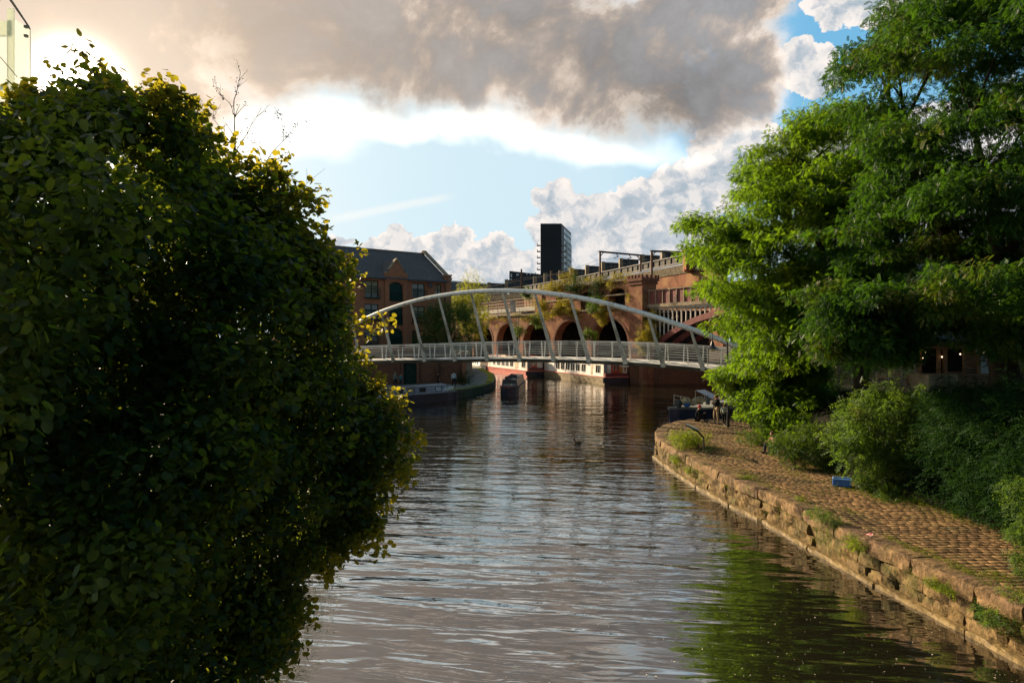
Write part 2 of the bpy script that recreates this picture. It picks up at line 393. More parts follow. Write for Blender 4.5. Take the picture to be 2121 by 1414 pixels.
# mossy verge along the tip of the cobbled point
MOSS = surf('moss', (0.20, 0.22, 0.02), (0.42, 0.36, 0.03), 6, 0.95, 0.04, c3=(0.07, 0.06, 0.03))
tip = [(-7.1, 70.45), (-5.0, 72.4), (-3.3, 77.9), (-2.42, 84), (-2.32, 92), (-2.82, 104), (-5.52, 125)]
mb = MB()
for i in range(len(tip) - 1):
    a, b = tip[i], tip[i + 1]; w = 0.45 + 0.5 * (i > 2)
    mb.add([(a[0], a[1], 0.70), (b[0], b[1], 0.70), (b[0] - 0.05, b[1], 0.92), (a[0] - 0.05, a[1], 0.92), (a[0] - w, a[1], 0.815), (b[0] - w, b[1], 0.815)], [(0, 1, 2, 3), (3, 2, 5, 4)])
mb.build('grass_verge', MOSS, kind='structure')
# right bank: quay platform
EDGE = [(10.6, -2), (10.2, 6), (9.6, 12.8), (9.45, 13.4), (9.25, 15), (9.0, 16.4), (8.75, 18), (8.6, 20.3), (8.42, 22.5), (8.05, 24), (7.72, 26.5), (7.5, 29), (7.4, 32.4), (7.42, 35.2)]
NORTH = [(8.0, 38.2), (9.4, 41.6), (11.6, 43.6), (20, 45.6), (70, 46)]
def edge_x(Y):
    ys = [e[1] for e in EDGE]; xs = [e[0] for e in EDGE]; return float(np.interp(Y, ys, xs))
SOIL = surf('quay_soil', (0.13, 0.085, 0.05), (0.22, 0.15, 0.085), 5, 0.95, 0.03, c3=(0.11, 0.11, 0.03))
MB().prism([(x + 0.3, y) for x, y in EDGE[:-1]] + [(7.75, 35.1), (8.25, 38.05), (9.55, 41.4), (11.65, 43.35), (20, 45.1), (70, 45.5), (70, -2)], -1.3, 0.958).build('quay', SOIL, kind='structure')
# terrace behind the path, with a rough slope down to it
BACK = [(13.2, -2), (13.3, 8), (13.2, 14), (12.9, 17.2), (12.6, 20), (12.1, 22.5), (12.1, 25), (12.0, 28), (12.2, 31.5), (12.9, 35), (13.8, 38.5), (14.6, 41.5), (15.3, 44.6)]
SLOPE = surf('shaded_earth', (0.006, 0.005, 0.003), (0.014, 0.010, 0.006), 3, 1.0, 0.08, c3=(0.008, 0.012, 0.004))  # near-black earth: the bank's deep shade is put into the colour
vs = []; fs = []
cols = [(0, 0.94), (0.5, 1.25), (1.1, 1.9), (1.8, 2.6), (2.6, 3.1), (4.2, 3.35), (8, 3.45), (60, 3.6)]
for i, (bx, by) in enumerate(BACK):
    for (dx, z) in cols: vs.append((bx + dx, by, z + (random.uniform(-.12, .12) if 0.2 < dx < 9 else 0)))
nC = len(cols)
for i in range(len(BACK) - 1):
    for j in range(nC - 1): fs.append((i * nC + j, i * nC + j + 1, (i + 1) * nC + j + 1, (i + 1) * nC + j))
last = [(BACK[-1][0] + dx, BACK[-1][1] + 0.35, 0.2) for dx, z in cols]
b0 = len(vs); vs += last
for j in range(nC - 1): fs.append(((len(BACK) - 1) * nC + j, (len(BACK) - 1) * nC + j + 1, b0 + j + 1, b0 + j))
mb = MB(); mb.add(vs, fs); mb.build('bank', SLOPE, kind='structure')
# ---------------------------------------------------------------- quick mass meshes with numpy
def mass(name, V, Fq, mat, parent=None, **kw):
    """V (n,3) world; Fq (m,4) quads"""
    me = bpy.data.meshes.new(name); nv, nf, k = len(V), len(Fq), Fq.shape[1]
    me.vertices.add(nv); me.vertices.foreach_set('co', V.astype(np.float32).ravel())
    me.loops.add(nf * k); me.loops.foreach_set('vertex_index', Fq.astype(np.int32).ravel())
    me.polygons.add(nf); me.polygons.foreach_set('loop_start', np.arange(0, nf * k, k, dtype=np.int32))
    me.update(calc_edges=True); me.validate()
    return finish(me, name, mat, parent, **kw)
def stamp(tv, tf, pos, X, Yv, Z, size):
    """template verts placed with frames (X,Y,Z) (n,3) and size (n,)"""
    n, k = len(pos), len(tv)
    V = pos[:, None, :] + size[:, None, None] * (tv[None, :, 0, None] * X[:, None, :] + tv[None, :, 1, None] * Yv[:, None, :] + tv[None, :, 2, None] * Z[:, None, :])
    Fq = tf[None] + (np.arange(n) * k)[:, None, None]
    return V.reshape(-1, 3), Fq.reshape(-1, tf.shape[1])
# ---------------------------------------------------------------- setts of the quay path
SETT = surf('sett_stone', (0.105, 0.062, 0.028), (0.225, 0.135, 0.06), 2.6, 0.8, 0.012, bscale=26, c3=(0.10, 0.085, 0.035), detail=8)
t = NT(SETT.node_tree); bs = SETT.node_tree.nodes['Principled BSDF']; old = bs.inputs['Base Color'].links[0].from_socket
co = t.node('ShaderNodeTexCoord').outputs['Object']; rnd = t.node('ShaderNodeNewGeometry').outputs['Random Per Island']
col = t.mix(t.m('MULTIPLY', t.step(t.noise(co, .55, 6, .65, .6), .46, .66), .7), old, (0.05, 0.032, 0.016)); col = t.mix(t.m('MULTIPLY', t.step(t.noise(co, 1.3, 5, .7, .3), .56, .68), .6), col, (0.07, 0.075, 0.018))
v_ = t.v('SCALE', col); t.put(v_.node.inputs['Scale'], t.step(rnd, 0, 1, .68, 1.28, smooth=False)); t.l.new(v_, bs.inputs['Base Color'])
def sett_rows():
    V = []; Fc = []
    y = 5.0
    while y < 42.5:
        d = 0.19 + random.uniform(-.012, .018)
        x0 = edge_x(min(y, 35.2)) + 0.62
        if y > 34.9: x0 = float(np.interp(y, [34.9, 37.9, 41.2, 43], [8.1, 8.7, 10.0, 11.9]))
        x1 = float(np.interp(y, [b_[1] for b_ in BACK], [b_[0] for b_ in BACK])) + 0.3
        x = x0 + random.uniform(0, .1)
        while x < x1:
            w = random.uniform(.20, .30)
            hz = 0.985 + random.uniform(-.006, .006); tx, ty = random.uniform(-.02, .02), random.uniform(-.03, .03)
            g = 0.009; e = 0.016; cx, cy = x + w / 2, y + d / 2 + 0.05 * math.sin(x * 1.3); hx, hy = w / 2 - g * .35, d / 2 - g * 1.5
            base = len(V)
            for (ex, zz) in ((0, -0.045), (0, -0.014), (e, 0.0)):
                for sx, sy in ((-1, -1), (1, -1), (1, 1), (-1, 1)):
                    px, py = sx * (hx - ex), sy * (hy - ex); V.append((cx + px, cy + py, hz + zz + tx * px + ty * py))
            for r in (0, 4):
                for k in range(4):
                    k2 = (k + 1) % 4; Fc.append((base + r + k, base + r + k2, base + r + 4 + k2, base + r + 4 + k))
            Fc.append((base + 8, base + 9, base + 10, base + 11)); x += w
        y += d
    return np.array(V), np.array(Fc)
V, Fc = sett_rows(); mass('footpath', V, Fc, SETT, kind='structure')
# ---------------------------------------------------------------- quay wall: worn coping, courses, sill
def rock_box(mb, a, b, depth, z0, z1, inset=0.0, amp=0.02, nrm=None, sub=4):
    """weathered block whose outer top edge runs a->b (xy), depth inwards"""
    a, b = Vector((a[0], a[1], 0)), Vector((b[0], b[1], 0)); d = (b - a); L = d.length; d.normalize()
    n = Vector((d.y, -d.x, 0))
    if nrm is not None and n.dot(nrm) < 0: n = -n
    a = a + d * 0.022; b = b - d * 0.022; L -= .044; z1 += random.uniform(-.018, .012); nx = max(2, int(L / 0.16)); prof = []
    h = z1 - z0; r = min(0.06, h * 0.25)
    prof = [(-inset, z0), (-inset, z0 + h * .35), (-inset, z0 + h * .7), (-inset - r * .3, z1 - r * .35), (-inset - r, z1), (-inset - depth * .5, z1 + .004), (-inset - depth, z1 - 0.01), (-inset - depth, z0)]
    vs = []; fs = []; ph = random.uniform(0, 99); k = len(prof)
    for i in range(nx + 1):
        s = L * i / nx; end = min(i, nx - i)
        pull = 0.03 if end == 0 else 0.0
        for j, (o, z) in enumerate(prof):
            w = amp * (math.sin(s * 5.1 + ph + j) + math.sin(s * 11.7 + ph * 2 + j * 1.7) * .6 + random.uniform(-.5, .5))
            jz = w * 0.5 if 2 <= j <= 6 else 0
            zz = z + jz - (pull * .7 if 3 <= j <= 6 else 0); oo = o + (w if j < 5 else 0) - (pull if j < 4 else 0)
            vs.append(a + d * s + n * oo + Vector((0, 0, zz)))
    for i in range(nx):
        for j in range(k): fs.append((i * k + j, (i + 1) * k + j, (i + 1) * k + (j + 1) % k, i * k + (j + 1) % k))
    fs.append(tuple(range(k))); fs.append(tuple(nx * k + j for j in range(k - 1, -1, -1)))
    mb.add(vs, fs)
def walk(pts, lo, hi):
    """cut a polyline into pieces of random length"""
    seg = []; P_ = [Vector((p[0], p[1], 0)) for p in pts]; i = 0; cur = P_[0]; want = random.uniform(lo, hi); start = cur; acc = 0
    out = []
    while i < len(P_) - 1:
        d = P_[i + 1] - cur; L = d.length
        if acc + L < want: acc += L; cur = P_[i + 1]; i += 1
        else:
            cur = cur + d * ((want - acc) / L); out.append((start.copy(), cur.copy())); start = cur.copy(); acc = 0; want = random.uniform(lo, hi)
    out.append((start, P_[-1].copy())); return [o for o in out if (o[1] - o[0]).length > .1]
COPE = surf('sandstone', (0.115, 0.072, 0.034), (0.25, 0.155, 0.072), 3.2, 0.85, 0.03, bscale=14, c3=(0.13, 0.08, 0.05), detail=9)
FACE = surf('wall_stone', (0.085, 0.056, 0.024), (0.215, 0.14, 0.058), 3.0, 0.85, 0.04, bscale=11, c3=(0.075, 0.07, 0.022), detail=9)
SILL = surf('wet_sill', (0.12, 0.082, 0.035), (0.23, 0.16, 0.068), 5, 0.6, 0.02, c3=(0.12, 0.09, 0.04))
for m_ in (COPE, FACE):
    t = NT(m_.node_tree); bs = m_.node_tree.nodes['Principled BSDF']; old = bs.inputs['Base Color'].links[0].from_socket; co = t.node('ShaderNodeTexCoord').outputs['Object']
    st_ = t.m('MULTIPLY', t.step(t.noise(t.v('MULTIPLY', co, (1, 1, .4)), 2.2, 8, .7, .6), .5, .64), .75); col = t.mix(st_, old, (.03, .022, .012))
    gr = t.m('MULTIPLY', t.step(t.noise(co, 1.1, 6, .7, .4), .53, .66), .55); col = t.mix(gr, col, (.075, .08, .018)); t.l.new(col, bs.inputs['Base Color'])
full = EDGE + NORTH[:3]
qw = thing('quay_wall', 'worn red sandstone quay wall with rounded coping beside the sett path', 'wall', (8.6, 22, 0))
OUT = Vector((-1, 0.2, 0))
mb = MB()
for a, b in walk(full, 0.9, 1.9): rock_box(mb, a, b, 0.62, 0.66, 1.0, random.uniform(-.03, .05), 0.022, OUT)
mb.build('coping', COPE, qw, smooth=False)
mb = MB()
for a, b in walk(full, 0.7, 1.6):
    if random.random() < 0.03: continue
    rock_box(mb, a, b, 0.5, 0.33, 0.655, random.uniform(.0, .12), 0.03, OUT)
for a, b in walk(full, 0.8, 1.8): rock_box(mb, a, b, 0.5, -0.15, 0.325, random.uniform(-.06, .06), 0.03, OUT)
mb.build('stone_courses', FACE, qw)
mb = MB()
for a, b in walk(full[:-3], 2.0, 3.6): rock_box(mb, a, b, 0.4, -0.4, 0.10, -0.19 + random.uniform(-.03, .03), 0.018, OUT)
mb.build('sill', SILL, qw)
# dark core so that gaps between the stones read as gaps
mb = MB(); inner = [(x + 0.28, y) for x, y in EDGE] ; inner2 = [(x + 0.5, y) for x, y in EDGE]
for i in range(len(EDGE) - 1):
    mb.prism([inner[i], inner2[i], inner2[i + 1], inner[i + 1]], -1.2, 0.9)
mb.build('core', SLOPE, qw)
# stone face of the left bank
STONE_D = surf('dark_stone', (0.05, 0.045, 0.03), (0.11, 0.09, 0.06), 2.5, 0.85, 0.03, c3=(0.06, 0.075, 0.02))
lw = MB(); lp = left_poly[1:14]
for i in range(len(lp) - 1):
    a, b = Vector(lp[i] + (0,)), Vector(lp[i + 1] + (0,)); d = (b - a).normalized(); n = Vector((d.y, -d.x, 0))
    lw.slab([a + n * .03 + Vector((0, 0, -1)), b + n * .03 + Vector((0, 0, -1)), b + n * .03 + Vector((0, 0, .79)), a + n * .03 + Vector((0, 0, .79))], -n, 0.2)
lw.build('bank_wall', STONE_D, label='low dark stone wall edging the left bank towpath', cat='wall')
# ================================================================ VIADUCTS AND BUILDINGS
BR_V = brick('viaduct_brick', (0.20, 0.080, 0.045), (0.31, 0.138, 0.078), (0.13, 0.085, 0.06), soot=(0.035, 0.022, 0.014), sootamt=0.85, patch=(0.34, 0.20, 0.09))
BR_D = brick('dark_brick', (0.13, 0.06, 0.04), (0.20, 0.095, 0.06), (0.10, 0.07, 0.05), sootamt=0.7)
BR_H = brick('house_brick', (0.29, 0.125, 0.072), (0.38, 0.17, 0.095), (0.20, 0.12, 0.08), sootamt=0.25)
STONE = surf('coping_stone', (0.22, 0.17, 0.12), (0.34, 0.27, 0.18), 2.0, 0.85, 0.02, c3=(0.10, 0.08, 0.05))
IRON = surf('dark_iron', (0.045, 0.048, 0.052), (0.085, 0.085, 0.085), 3, 0.6, 0.004, c3=(0.10, 0.06, 0.035))
IRONP = surf('pale_iron', (0.26, 0.24, 0.19), (0.38, 0.35, 0.28), 2.5, 0.6, c3=(0.20, 0.12, 0.07))
IRONM = surf('weathered_iron', (0.03, 0.028, 0.024), (0.06, 0.055, 0.045), 1.2, 0.7, c3=(0.07, 0.05, 0.035))
RUB = surf('rubble_stone', (0.05, 0.04, 0.028), (0.20, 0.155, 0.10), 2.6, 0.9, 0.05, stretch=(1, 1, 2.2), c3=(0.06, 0.06, 0.03), lo=.4, hi=.62)
RUST = surf('rusty_steel', (0.13, 0.075, 0.05), (0.20, 0.12, 0.08), 4, 0.75)
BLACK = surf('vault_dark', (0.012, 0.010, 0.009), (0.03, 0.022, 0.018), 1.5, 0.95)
SLATE = brick('slate_roof', (0.085, 0.08, 0.083), (0.13, 0.12, 0.123), (0.035, 0.032, 0.032), bw=0.3, bh=0.22, soot=(0.10, 0.085, 0.06), sootamt=0.35)
GREEN = surf('green_paint', (0.006, 0.03, 0.026), (0.012, 0.045, 0.038), 3, 0.4)
GLASS = glassmat('window_glass')
PANE_SHINE = surf('pane_reflection', (.16, .15, .10), (.30, .27, .17), 3, .8)
V0 = Vector((16.9, 94.0, 0)); VD = Vector((-0.459, 0.889, 0)).normalized(); VN = Vector((-0.889, -0.459, 0)).normalized()
def vp(s, z, off=0.0): return V0 + VD * s + VN * off + Vector((0, 0, z))
def arcade(mb, s0, spacing, n, half, zs, rise, z0, z1, off=0.0, depth=1.0, seg=14, send=None):
    """wall with n arched openings; face at `off`, thickness `depth` backwards"""
    def strip(a, b, za, zb):                       # front & back
        for o, fl in ((off, 1), (off - depth, -1)):
            q = [vp(a, za, o), vp(b, zb, o), vp(b, z1, o), vp(a, z1, o)]
            mb.add(q, [(0, 1, 2, 3)] if fl > 0 else [(3, 2, 1, 0)])
    def quad(a, b, c, d): mb.add([a, b, c, d], [(0, 1, 2, 3)])
    cur = s0
    for i in range(n):
        c = s0 + spacing * (i + 0.5); a, b = c - half, c + half
        for sa, sb in ((cur, a),):
            strip(sa, sb, z0, z0)
        quad(vp(a, z0, off), vp(a, z0, off - depth), vp(a, zs, off - depth), vp(a, zs, off))
        quad(vp(b, z0, off), vp(b, zs, off), vp(b, zs, off - depth), vp(b, z0, off - depth))
        pr = None
        for k in range(seg + 1):
            th = math.pi * k / seg; s = c - half * math.cos(th); z = zs + rise * math.sin(th)
            if pr: strip(pr[0], s, pr[1], z); quad(vp(pr[0], pr[1], off), vp(pr[0], pr[1], off - depth), vp(s, z, off - depth), vp(s, z, off))
            pr = (s, z)
        cur = b
    e = send if send is not None else s0 + spacing * n
    strip(cur, e, z0, z0)
    quad(vp(s0, z1, off), vp(e, z1, off), vp(e, z1, off - depth), vp(s0, z1, off - depth))
    quad(vp(s0, z0, off), vp(s0, z1, off), vp(s0, z1, off - depth), vp(s0, z0, off - depth))
    quad(vp(e, z0, off), vp(e, z1, off), vp(e, z1, off - depth), vp(e, z0, off - depth))
def vbox(mb, s0, s1, o0, o1, z0, z1):
    pts = [vp(s0, z0, o0), vp(s1, z0, o0), vp(s1, z0, o1), vp(s0, z0, o1)]
    mb.add(pts + [q + Vector((0, 0, z1 - z0)) for q in pts], [(3, 2, 1, 0), (4, 5, 6, 7), (0, 1, 5, 4), (1, 2, 6, 5), (2, 3, 7, 6), (3, 0, 4, 7)])
via = thing('brick_viaduct', 'red brick railway viaduct with dark round arches behind the moored trip boats', 'viaduct', tuple(V0))
SP = 10.9
mb = MB(); arcade(mb, 0.6, SP, 5, 4.55, 5.3, 3.75, -1, 10.35, depth=1.3); mb.build('arch_wall', BR_V, via)
for i in range(5):                                   # arch rings
    mb = MB()
    c = 0.6 + SP * (i + .5); pr = None
    for k in range(19):
        th = math.pi * k / 18
        q = [vp(c - (4.58 + g) * math.cos(th), 5.3 + (3.78 + g) * math.sin(th), 0.06) for g in (0, .42)]
        if pr: mb.slab([pr[0], q[0], q[1], pr[1]], -VN, .055)
        pr = q
    mb.build('arch_ring', BR_D, via)
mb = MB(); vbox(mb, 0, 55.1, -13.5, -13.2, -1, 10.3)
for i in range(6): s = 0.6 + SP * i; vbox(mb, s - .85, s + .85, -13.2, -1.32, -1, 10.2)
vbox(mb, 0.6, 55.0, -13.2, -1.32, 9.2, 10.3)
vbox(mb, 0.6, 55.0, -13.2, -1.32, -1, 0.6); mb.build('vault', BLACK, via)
mb = MB(); vbox(mb, 0.4, 55.5, .22, -2.6, 10.36, 10.62)
vbox(mb, 0.4, 26, -.28, -1.9, 12.42, 12.62); mb.build('string_course', STONE, via)
mb = MB(); arcade(mb, 0.9, 7.6, 3, 1.9, 12.63, .85, 10.63, 14.35, off=-.42, depth=1.2, send=26); 
vbox(mb, 26, 28.5, -.2, -1.6, 10.63, 14.1); mb.build('upper_wall', BR_V, via)
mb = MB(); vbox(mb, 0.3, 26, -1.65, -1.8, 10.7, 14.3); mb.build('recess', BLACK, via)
mb = MB(); vbox(mb, -.2, 28.8, -.1, -1.9, 14.36, 14.75); mb.build('parapet_coping', STONE, via)
# the castellated turret at the end of the viaduct
tw = thing('brick_turret', 'square brick turret with castellated top ending the arched viaduct', 'turret', tuple(vp(-1.5, 0)))
mb = MB(); vbox(mb, -2.6, 0.25, .75, -1.6, 5.0, 13.5); vbox(mb, -2.2, 0.2, .35, -1.5, -1, 4.95); mb.build('shaft', BR_V, tw)
mb = MB()
q = [vp(-2.6, 5, .75), vp(.25, 5, .75), vp(.2, 4.2, .35), vp(-2.2, 4.2, .35)]; mb.slab(q, -VN, .3); mb.build('weathering', STONE, tw)
mb = MB()
vbox(mb, -2.75, .4, .92, -1.75, 13.5, 13.95); vbox(mb, -2.9, .55, 1.07, -1.9, 13.95, 14.35)
for k in range(5):
    for o in (1.07, -1.6): vbox(mb, -2.9 + k * .73, -2.9 + k * .73 + .42, o, o - .3, 14.36, 14.75)
for k in range(1, 4):
    for s in (-2.9, .27): vbox(mb, s, s + .28, 1.07 - k * .72, 1.07 - k * .72 - .4, 14.36, 14.75)
mb.build('battlement', BR_D, tw)
# ------------------------------------------------ iron arch bridge to the right of the turret
RED = surf('red_iron', (0.16, 0.045, 0.04), (0.22, 0.07, 0.06), 2, 0.6, c3=(0.10, 0.05, 0.04))
WHITE = surf('white_iron', (0.55, 0.5, 0.44), (0.7, 0.65, 0.58), 3, 0.5, c3=(0.4, 0.33, 0.25))
ib = thing('iron_arch_bridge', 'dark red iron arch bridge with white spandrel columns right of the turret', 'bridge', tuple(vp(-12, 0)))
s0, s1 = -33.0, -2.75
def ribz(s): x = (s - (s0 + s1) / 2) / ((s1 - s0) / 2); return 4.3 + 4.6 * (1 - x * x)
for o in (-0.3, -3.2, -6.2):
    pr = None; mb = MB()
    for k in range(25):
        s = s0 + (s1 - s0) * k / 24; z = ribz(s); q = (vp(s, z, o), vp(s, z + .75, o))
        if pr: mb.slab([pr[0], q[0], q[1], pr[1]], -VN, .3)
        pr = q
    mb.build('arch_rib', RED, ib)
mb = MB(); k = 0; s = s1 - .4
while s > s0:
    zt = 10.25; zb = ribz(s) + .76
    if zb < zt - .3:
        mb.tube([vp(s, zb, -.42), vp(s, zt - .55, -.42)], .09, 6); vbox(mb, s - .18, s + .18, -.3, -.55, zt - .62, zt - .5)
        mid = (zb + zt) / 2
        if zt - zb > 2.4: vbox(mb, s - .15, s + .15, -.32, -.52, mid - .06, mid + .06)
        for g in range(6):                              # little arch to the next column
            t0, t1 = math.pi * g / 6, math.pi * (g + 1) / 6
            mb.bar(vp(s - .42 - .40 * math.cos(t0), zt - .5 + .36 * math.sin(t0), -.42), vp(s - .42 - .40 * math.cos(t1), zt - .5 + .36 * math.sin(t1), -.42), .12, .1)
    s -= .84
vbox(mb, s0, s1, -.34, -.5, 10.12, 10.3); mb.build('spandrel', WHITE, ib)
mb = MB(); vbox(mb, s0 - 2, s1, .1, -7.5, 10.31, 10.75); mb.build('deck', STONE, ib)
mb = MB(); vbox(mb, s0 - 2, s1, 0, -.12, 10.76, 12.5); mb.build('parapet', RED, ib)
mb = MB(); s = s1 - .5
while s > s0 - 2: vbox(mb, s - .06, s + .06, .12, .003, 10.76, 12.62); s -= 1.35
vbox(mb, s0 - 2, s1, .14, -.2, 12.5, 12.62); mb.build('parapet_posts', STONE, ib)
mb = MB(); vbox(mb, s0 - 4, s0, .2, -8, -1, 10.2); mb.build('abutment', BR_D, ib)
# dark brick basin wall under and beside it
bw = thing('basin_wall', 'dark stained brick canal wall beneath the red iron bridge', 'wall', (24, 93.5, 0))
mb = MB(); mb.prism([(16.0, 92.6), (40, 93.6), (40, 98.8), (15.8, 98.8)], -1, 2.5); mb.build('brick_face', BR_D, bw)
mb = MB(); mb.prism([(15.9, 92.4), (40, 93.4), (40, 94.0), (15.9, 93.0)], 2.51, 2.75); mb.build('coping', STONE, bw)
# ------------------------------------------------ iron side span at the left end with lattice railing
sp_ = thing('railway_side_span', 'pale riveted iron span with lattice railing left of the brick viaduct', 'bridge', tuple(vp(45, 9)))
def sr(s, z, off=-1.8): return vp(s, z, off)
mb = MB(); vbox(mb, 28.8, 75, -1.7, -2.0, 11.35, 12.1); mb.build('girder', IRONP, sp_)
mb = MB(); vbox(mb, 28.8, 75, -2.3, -5, 10.7, 11.3); mb.build('deck_shadow', IRON, sp_)
mb = MB()
for s in np.arange(29, 75, 1.1): mb.bar(sr(s, 12.1), sr(s, 13.7), .09)
for z in (12.5, 13.1, 13.7): mb.bar(sr(28.8, z), sr(75, z), .09, .09)
mb.build('railing', IRONP, sp_)
mb = MB(); vbox(mb, 33, 75, .1, -1.2, 10.64, 11.0)
mb.build('kerb', STONE, sp_)
# ------------------------------------------------ equipment platform with white cabinet
ep = thing('equipment_platform', 'steel platform with white cabinet on posts in front of the brick arches', 'platform', tuple(vp(31, 5, 1.5)))
Yp = 112.0
a, b = P(1030, 655, Yp), P(1092, 656, Yp)
mb = MB(); mb.box((a + b) / 2, (b.x - a.x, 1.6, .16)); mb.build('floor', IRON, ep)
for x in (1069, 1074): mb = MB(); mb.bar(P(x, 656, Yp), P(x, 714, Yp), .12); mb.build('post', WHITE, ep)
mb = MB(); c = P(1062, 635, Yp + .2); mb.box(c, (.95, .9, 1.75)); mb.box(c + Vector((0, 0, .92)), (1.05, 1.0, .09)); mb.build('cabinet', WHITE, ep)
mb = MB()
for x in np.linspace(1031, 1091, 9):
    if abs(x - 1062) > 6: mb.bar(P(x, 655, Yp - .75), P(x, 640, Yp - .75), .05)
for y in (640, 645, 650): mb.bar(P(1031, y, Yp - .75), P(1091, y + .6, Yp - .75), .045)
mb.build('railing', WHITE, ep)
# ------------------------------------------------ high iron railway viaduct behind, curving away
hv = thing('high_railway_viaduct', 'high railway viaduct of dark iron panels over stone, climbing behind the brick arches', 'viaduct', (30, 120, 0))
hl = [(1500, 508, 108), (1416, 528, 120), (1300, 552.5, 140), (1180, 577, 166), (1086, 593, 192), (990, 603, 212), (900, 606, 235)]
Hp = [P(*q) for q in hl]
def hpoly(t):
    i = min(int(t), len(Hp) - 2); return Hp[i].lerp(Hp[i + 1], t - i)
mb = MB(); mp = MB(); ms = MB(); mw = MB()
nS = 60
for i in range(nS):
    a, b = hpoly((len(Hp) - 1) * i / nS), hpoly((len(Hp) - 1) * (i + 1) / nS)
    d = (b - a); n = Vector((-d.y, d.x, 0)).normalized()
    if n.y > 0: n = -n
    def qd(m_, z0, z1, off, t): m_.slab([a + n * off + Vector((0, 0, z0)), b + n * off + Vector((0, 0, z0)), b + n * off + Vector((0, 0, z1)), a + n * off + Vector((0, 0, z1))], -n, t)
    qd(mb, -1.15, -.12, 0, .2); qd(mp, -.12, .1, .15, .5); qd(mp, -1.5, -1.16, .12, .5)
    mp.bar(a + n * .06 + Vector((0, 0, -1.2)), a + n * .06, .16)
    qd(ms, -3.3, -1.75, .35, .8); qd(mw, -16, -3.32, .2, .8)
mb.build('parapet_panel', IRONM, hv); mp.build('frame', IRON, hv); ms.build('stone_band', RUB, hv); mw.build('brick_wall', BR_V, hv)
# brick pier block where it meets the trees
mb = MB(); c = P(1437, 545, 117); mb.box(c + Vector((0, 0, .4)), (3.2, 2.2, 3.6)); mb.box(c + Vector((0, 0, 2.3)), (3.6, 2.5, .3)); mb.build('pier_block', BR_V, hv)
# plate girders of the line behind
gd = [(1372, 1412, 521.5), (1329, 1367, 529.5), (1285, 1323, 537.5), (1248, 1283, 544.5), (1215, 1246, 551.5), (1183, 1213, 558), (1160, 1182, 562.5), (1129, 1158, 568), (1107, 1127, 574), (1048, 1086, 581), (1012, 1046, 587)]
GIRD = surf('girder_paint', (0.075, 0.085, 0.095), (0.11, 0.12, 0.125), 1.5, 0.6)
for i, (x0, x1, y) in enumerate(gd):
    Y = float(np.interp((x0 + x1) / 2, [1000, 1086, 1180, 1300, 1416], [222, 204, 178, 152, 131])) + 4
    g = thing('plate_girder', 'blue grey plate girder %s on the line behind the high viaduct' % ('nearest the right hand trees' if i == 0 else 'standing in the stepped row'), 'girder', tuple(P((x0 + x1) / 2, y + 20, Y)), 'stepped plate girders of the far railway line')
    a, b = P(x0 + 3, y, Y), P(x1, y + 1.5, Y + 3); n = Vector((0, -1, 0)); hz = Vector((0, 0, -(26 if i > 5 else 22) / F * Y))
    mb = MB(); mb.slab([a + hz, b + hz, b, a], Vector((0, 1, 0)), .3); mb.build('web', GIRD, g)
    mb = MB(); e = Vector((0, -.12, 0))
    mb.bar(a + e, b + e, .5, .28)
    w_ = -11 / F * Y
    mb.bar(a + e + Vector((0, 0, w_)), b + e + Vector((0, 0, w_)), .5, .2)
    for k in range(1, 4): q = a.lerp(b, k / 3.3) + e; mb.bar(q, q + hz, .16)
    mb.build('flange', IRON, g)
    mb = MB(); mb.box(P(x0 + 1, y + 10, Y - .3), (7.0 / F * Y, 1.4, 24 / F * Y)); mb.build('end_post', STONE, g)
GLAB = ['blue grey plate girder nearest the right hand trees', 'plate girder left of the rightmost one, behind the tall mast', 'plate girder behind the right post of the wide wire portal', 'plate girder inside the wide wire portal, towards its right', 'plate girder crossed by the left post of the wide wire portal', 'plate girder just left of the wide wire portal', 'short plate girder beside the foot of the tower', 'plate girder directly below the black tower', 'small plate girder under the left edge of the black tower', 'plate girder in front of the low dark block', 'leftmost plate girder, beyond the low dark block']
for g, l in zip([o for o in COL.objects if o.name.startswith('plate_girder')], GLAB): g['label'] = l
# ------------------------------------------------ overhead line structures, lamp poles
def portal(x0, y0, b0, Y0, x1, y1, b1, Y1, label, w=.3):
    g = thing('overhead_line_portal', label, 'mast', tuple(P(x0, b0, Y0)), 'overhead line portals on the viaduct')
    mb = MB(); mb.bar(P(x0, b0, Y0), P(x0, y0, Y0), w); mb.build('post', RUST, g)
    if x1: mb = MB(); mb.bar(P(x1, b1, Y1), P(x1, y1, Y1), w); mb.build('post', RUST, g)
    if x1:
        mb = MB(); mb.bar(P(x0 - 2, y0 + 1, Y0), P(x1 + 2, y1 + 1, Y1), w * .8, w)
        mb.bar(P(x0, y0 + 11, Y0), P(x0 + 8, y0 + 2, Y0), w * .5); mb.bar(P(x1, y1 + 11, Y1), P(x1 - 8, y1 + 1, Y1), w * .5)
        for t_ in (.4, .72):
            q = P(x0 + (x1 - x0) * t_, y0 + (y1 - y0) * t_ + 2, Y0 + (Y1 - Y0) * t_); mb.bar(q, q + Vector((.3, 0, -.6)), .12); mb.bar(q + Vector((-.5, 0, -.85)), q + Vector((.5, 0, -.4)), .1)
        mb.build('beam', IRON, g)
    return g
portal(1243, 520, 583, 118, 1327, 528, 562, 124, 'rusty wire portal with two posts left of the tall pale mast')
portal(1350, 519, 569, 105, 1450, 523, 545, 112, 'pale thick wire portal whose beam runs into the tree')
portal(1080, 557, 598, 150, None, 0, 0, 0, 'single rusty wire mast in front of the low dark block', .35)
portal(1142, 561, 594, 140, None, 0, 0, 0, 'short rusty wire mast below the black tower', .4)
mb = MB()
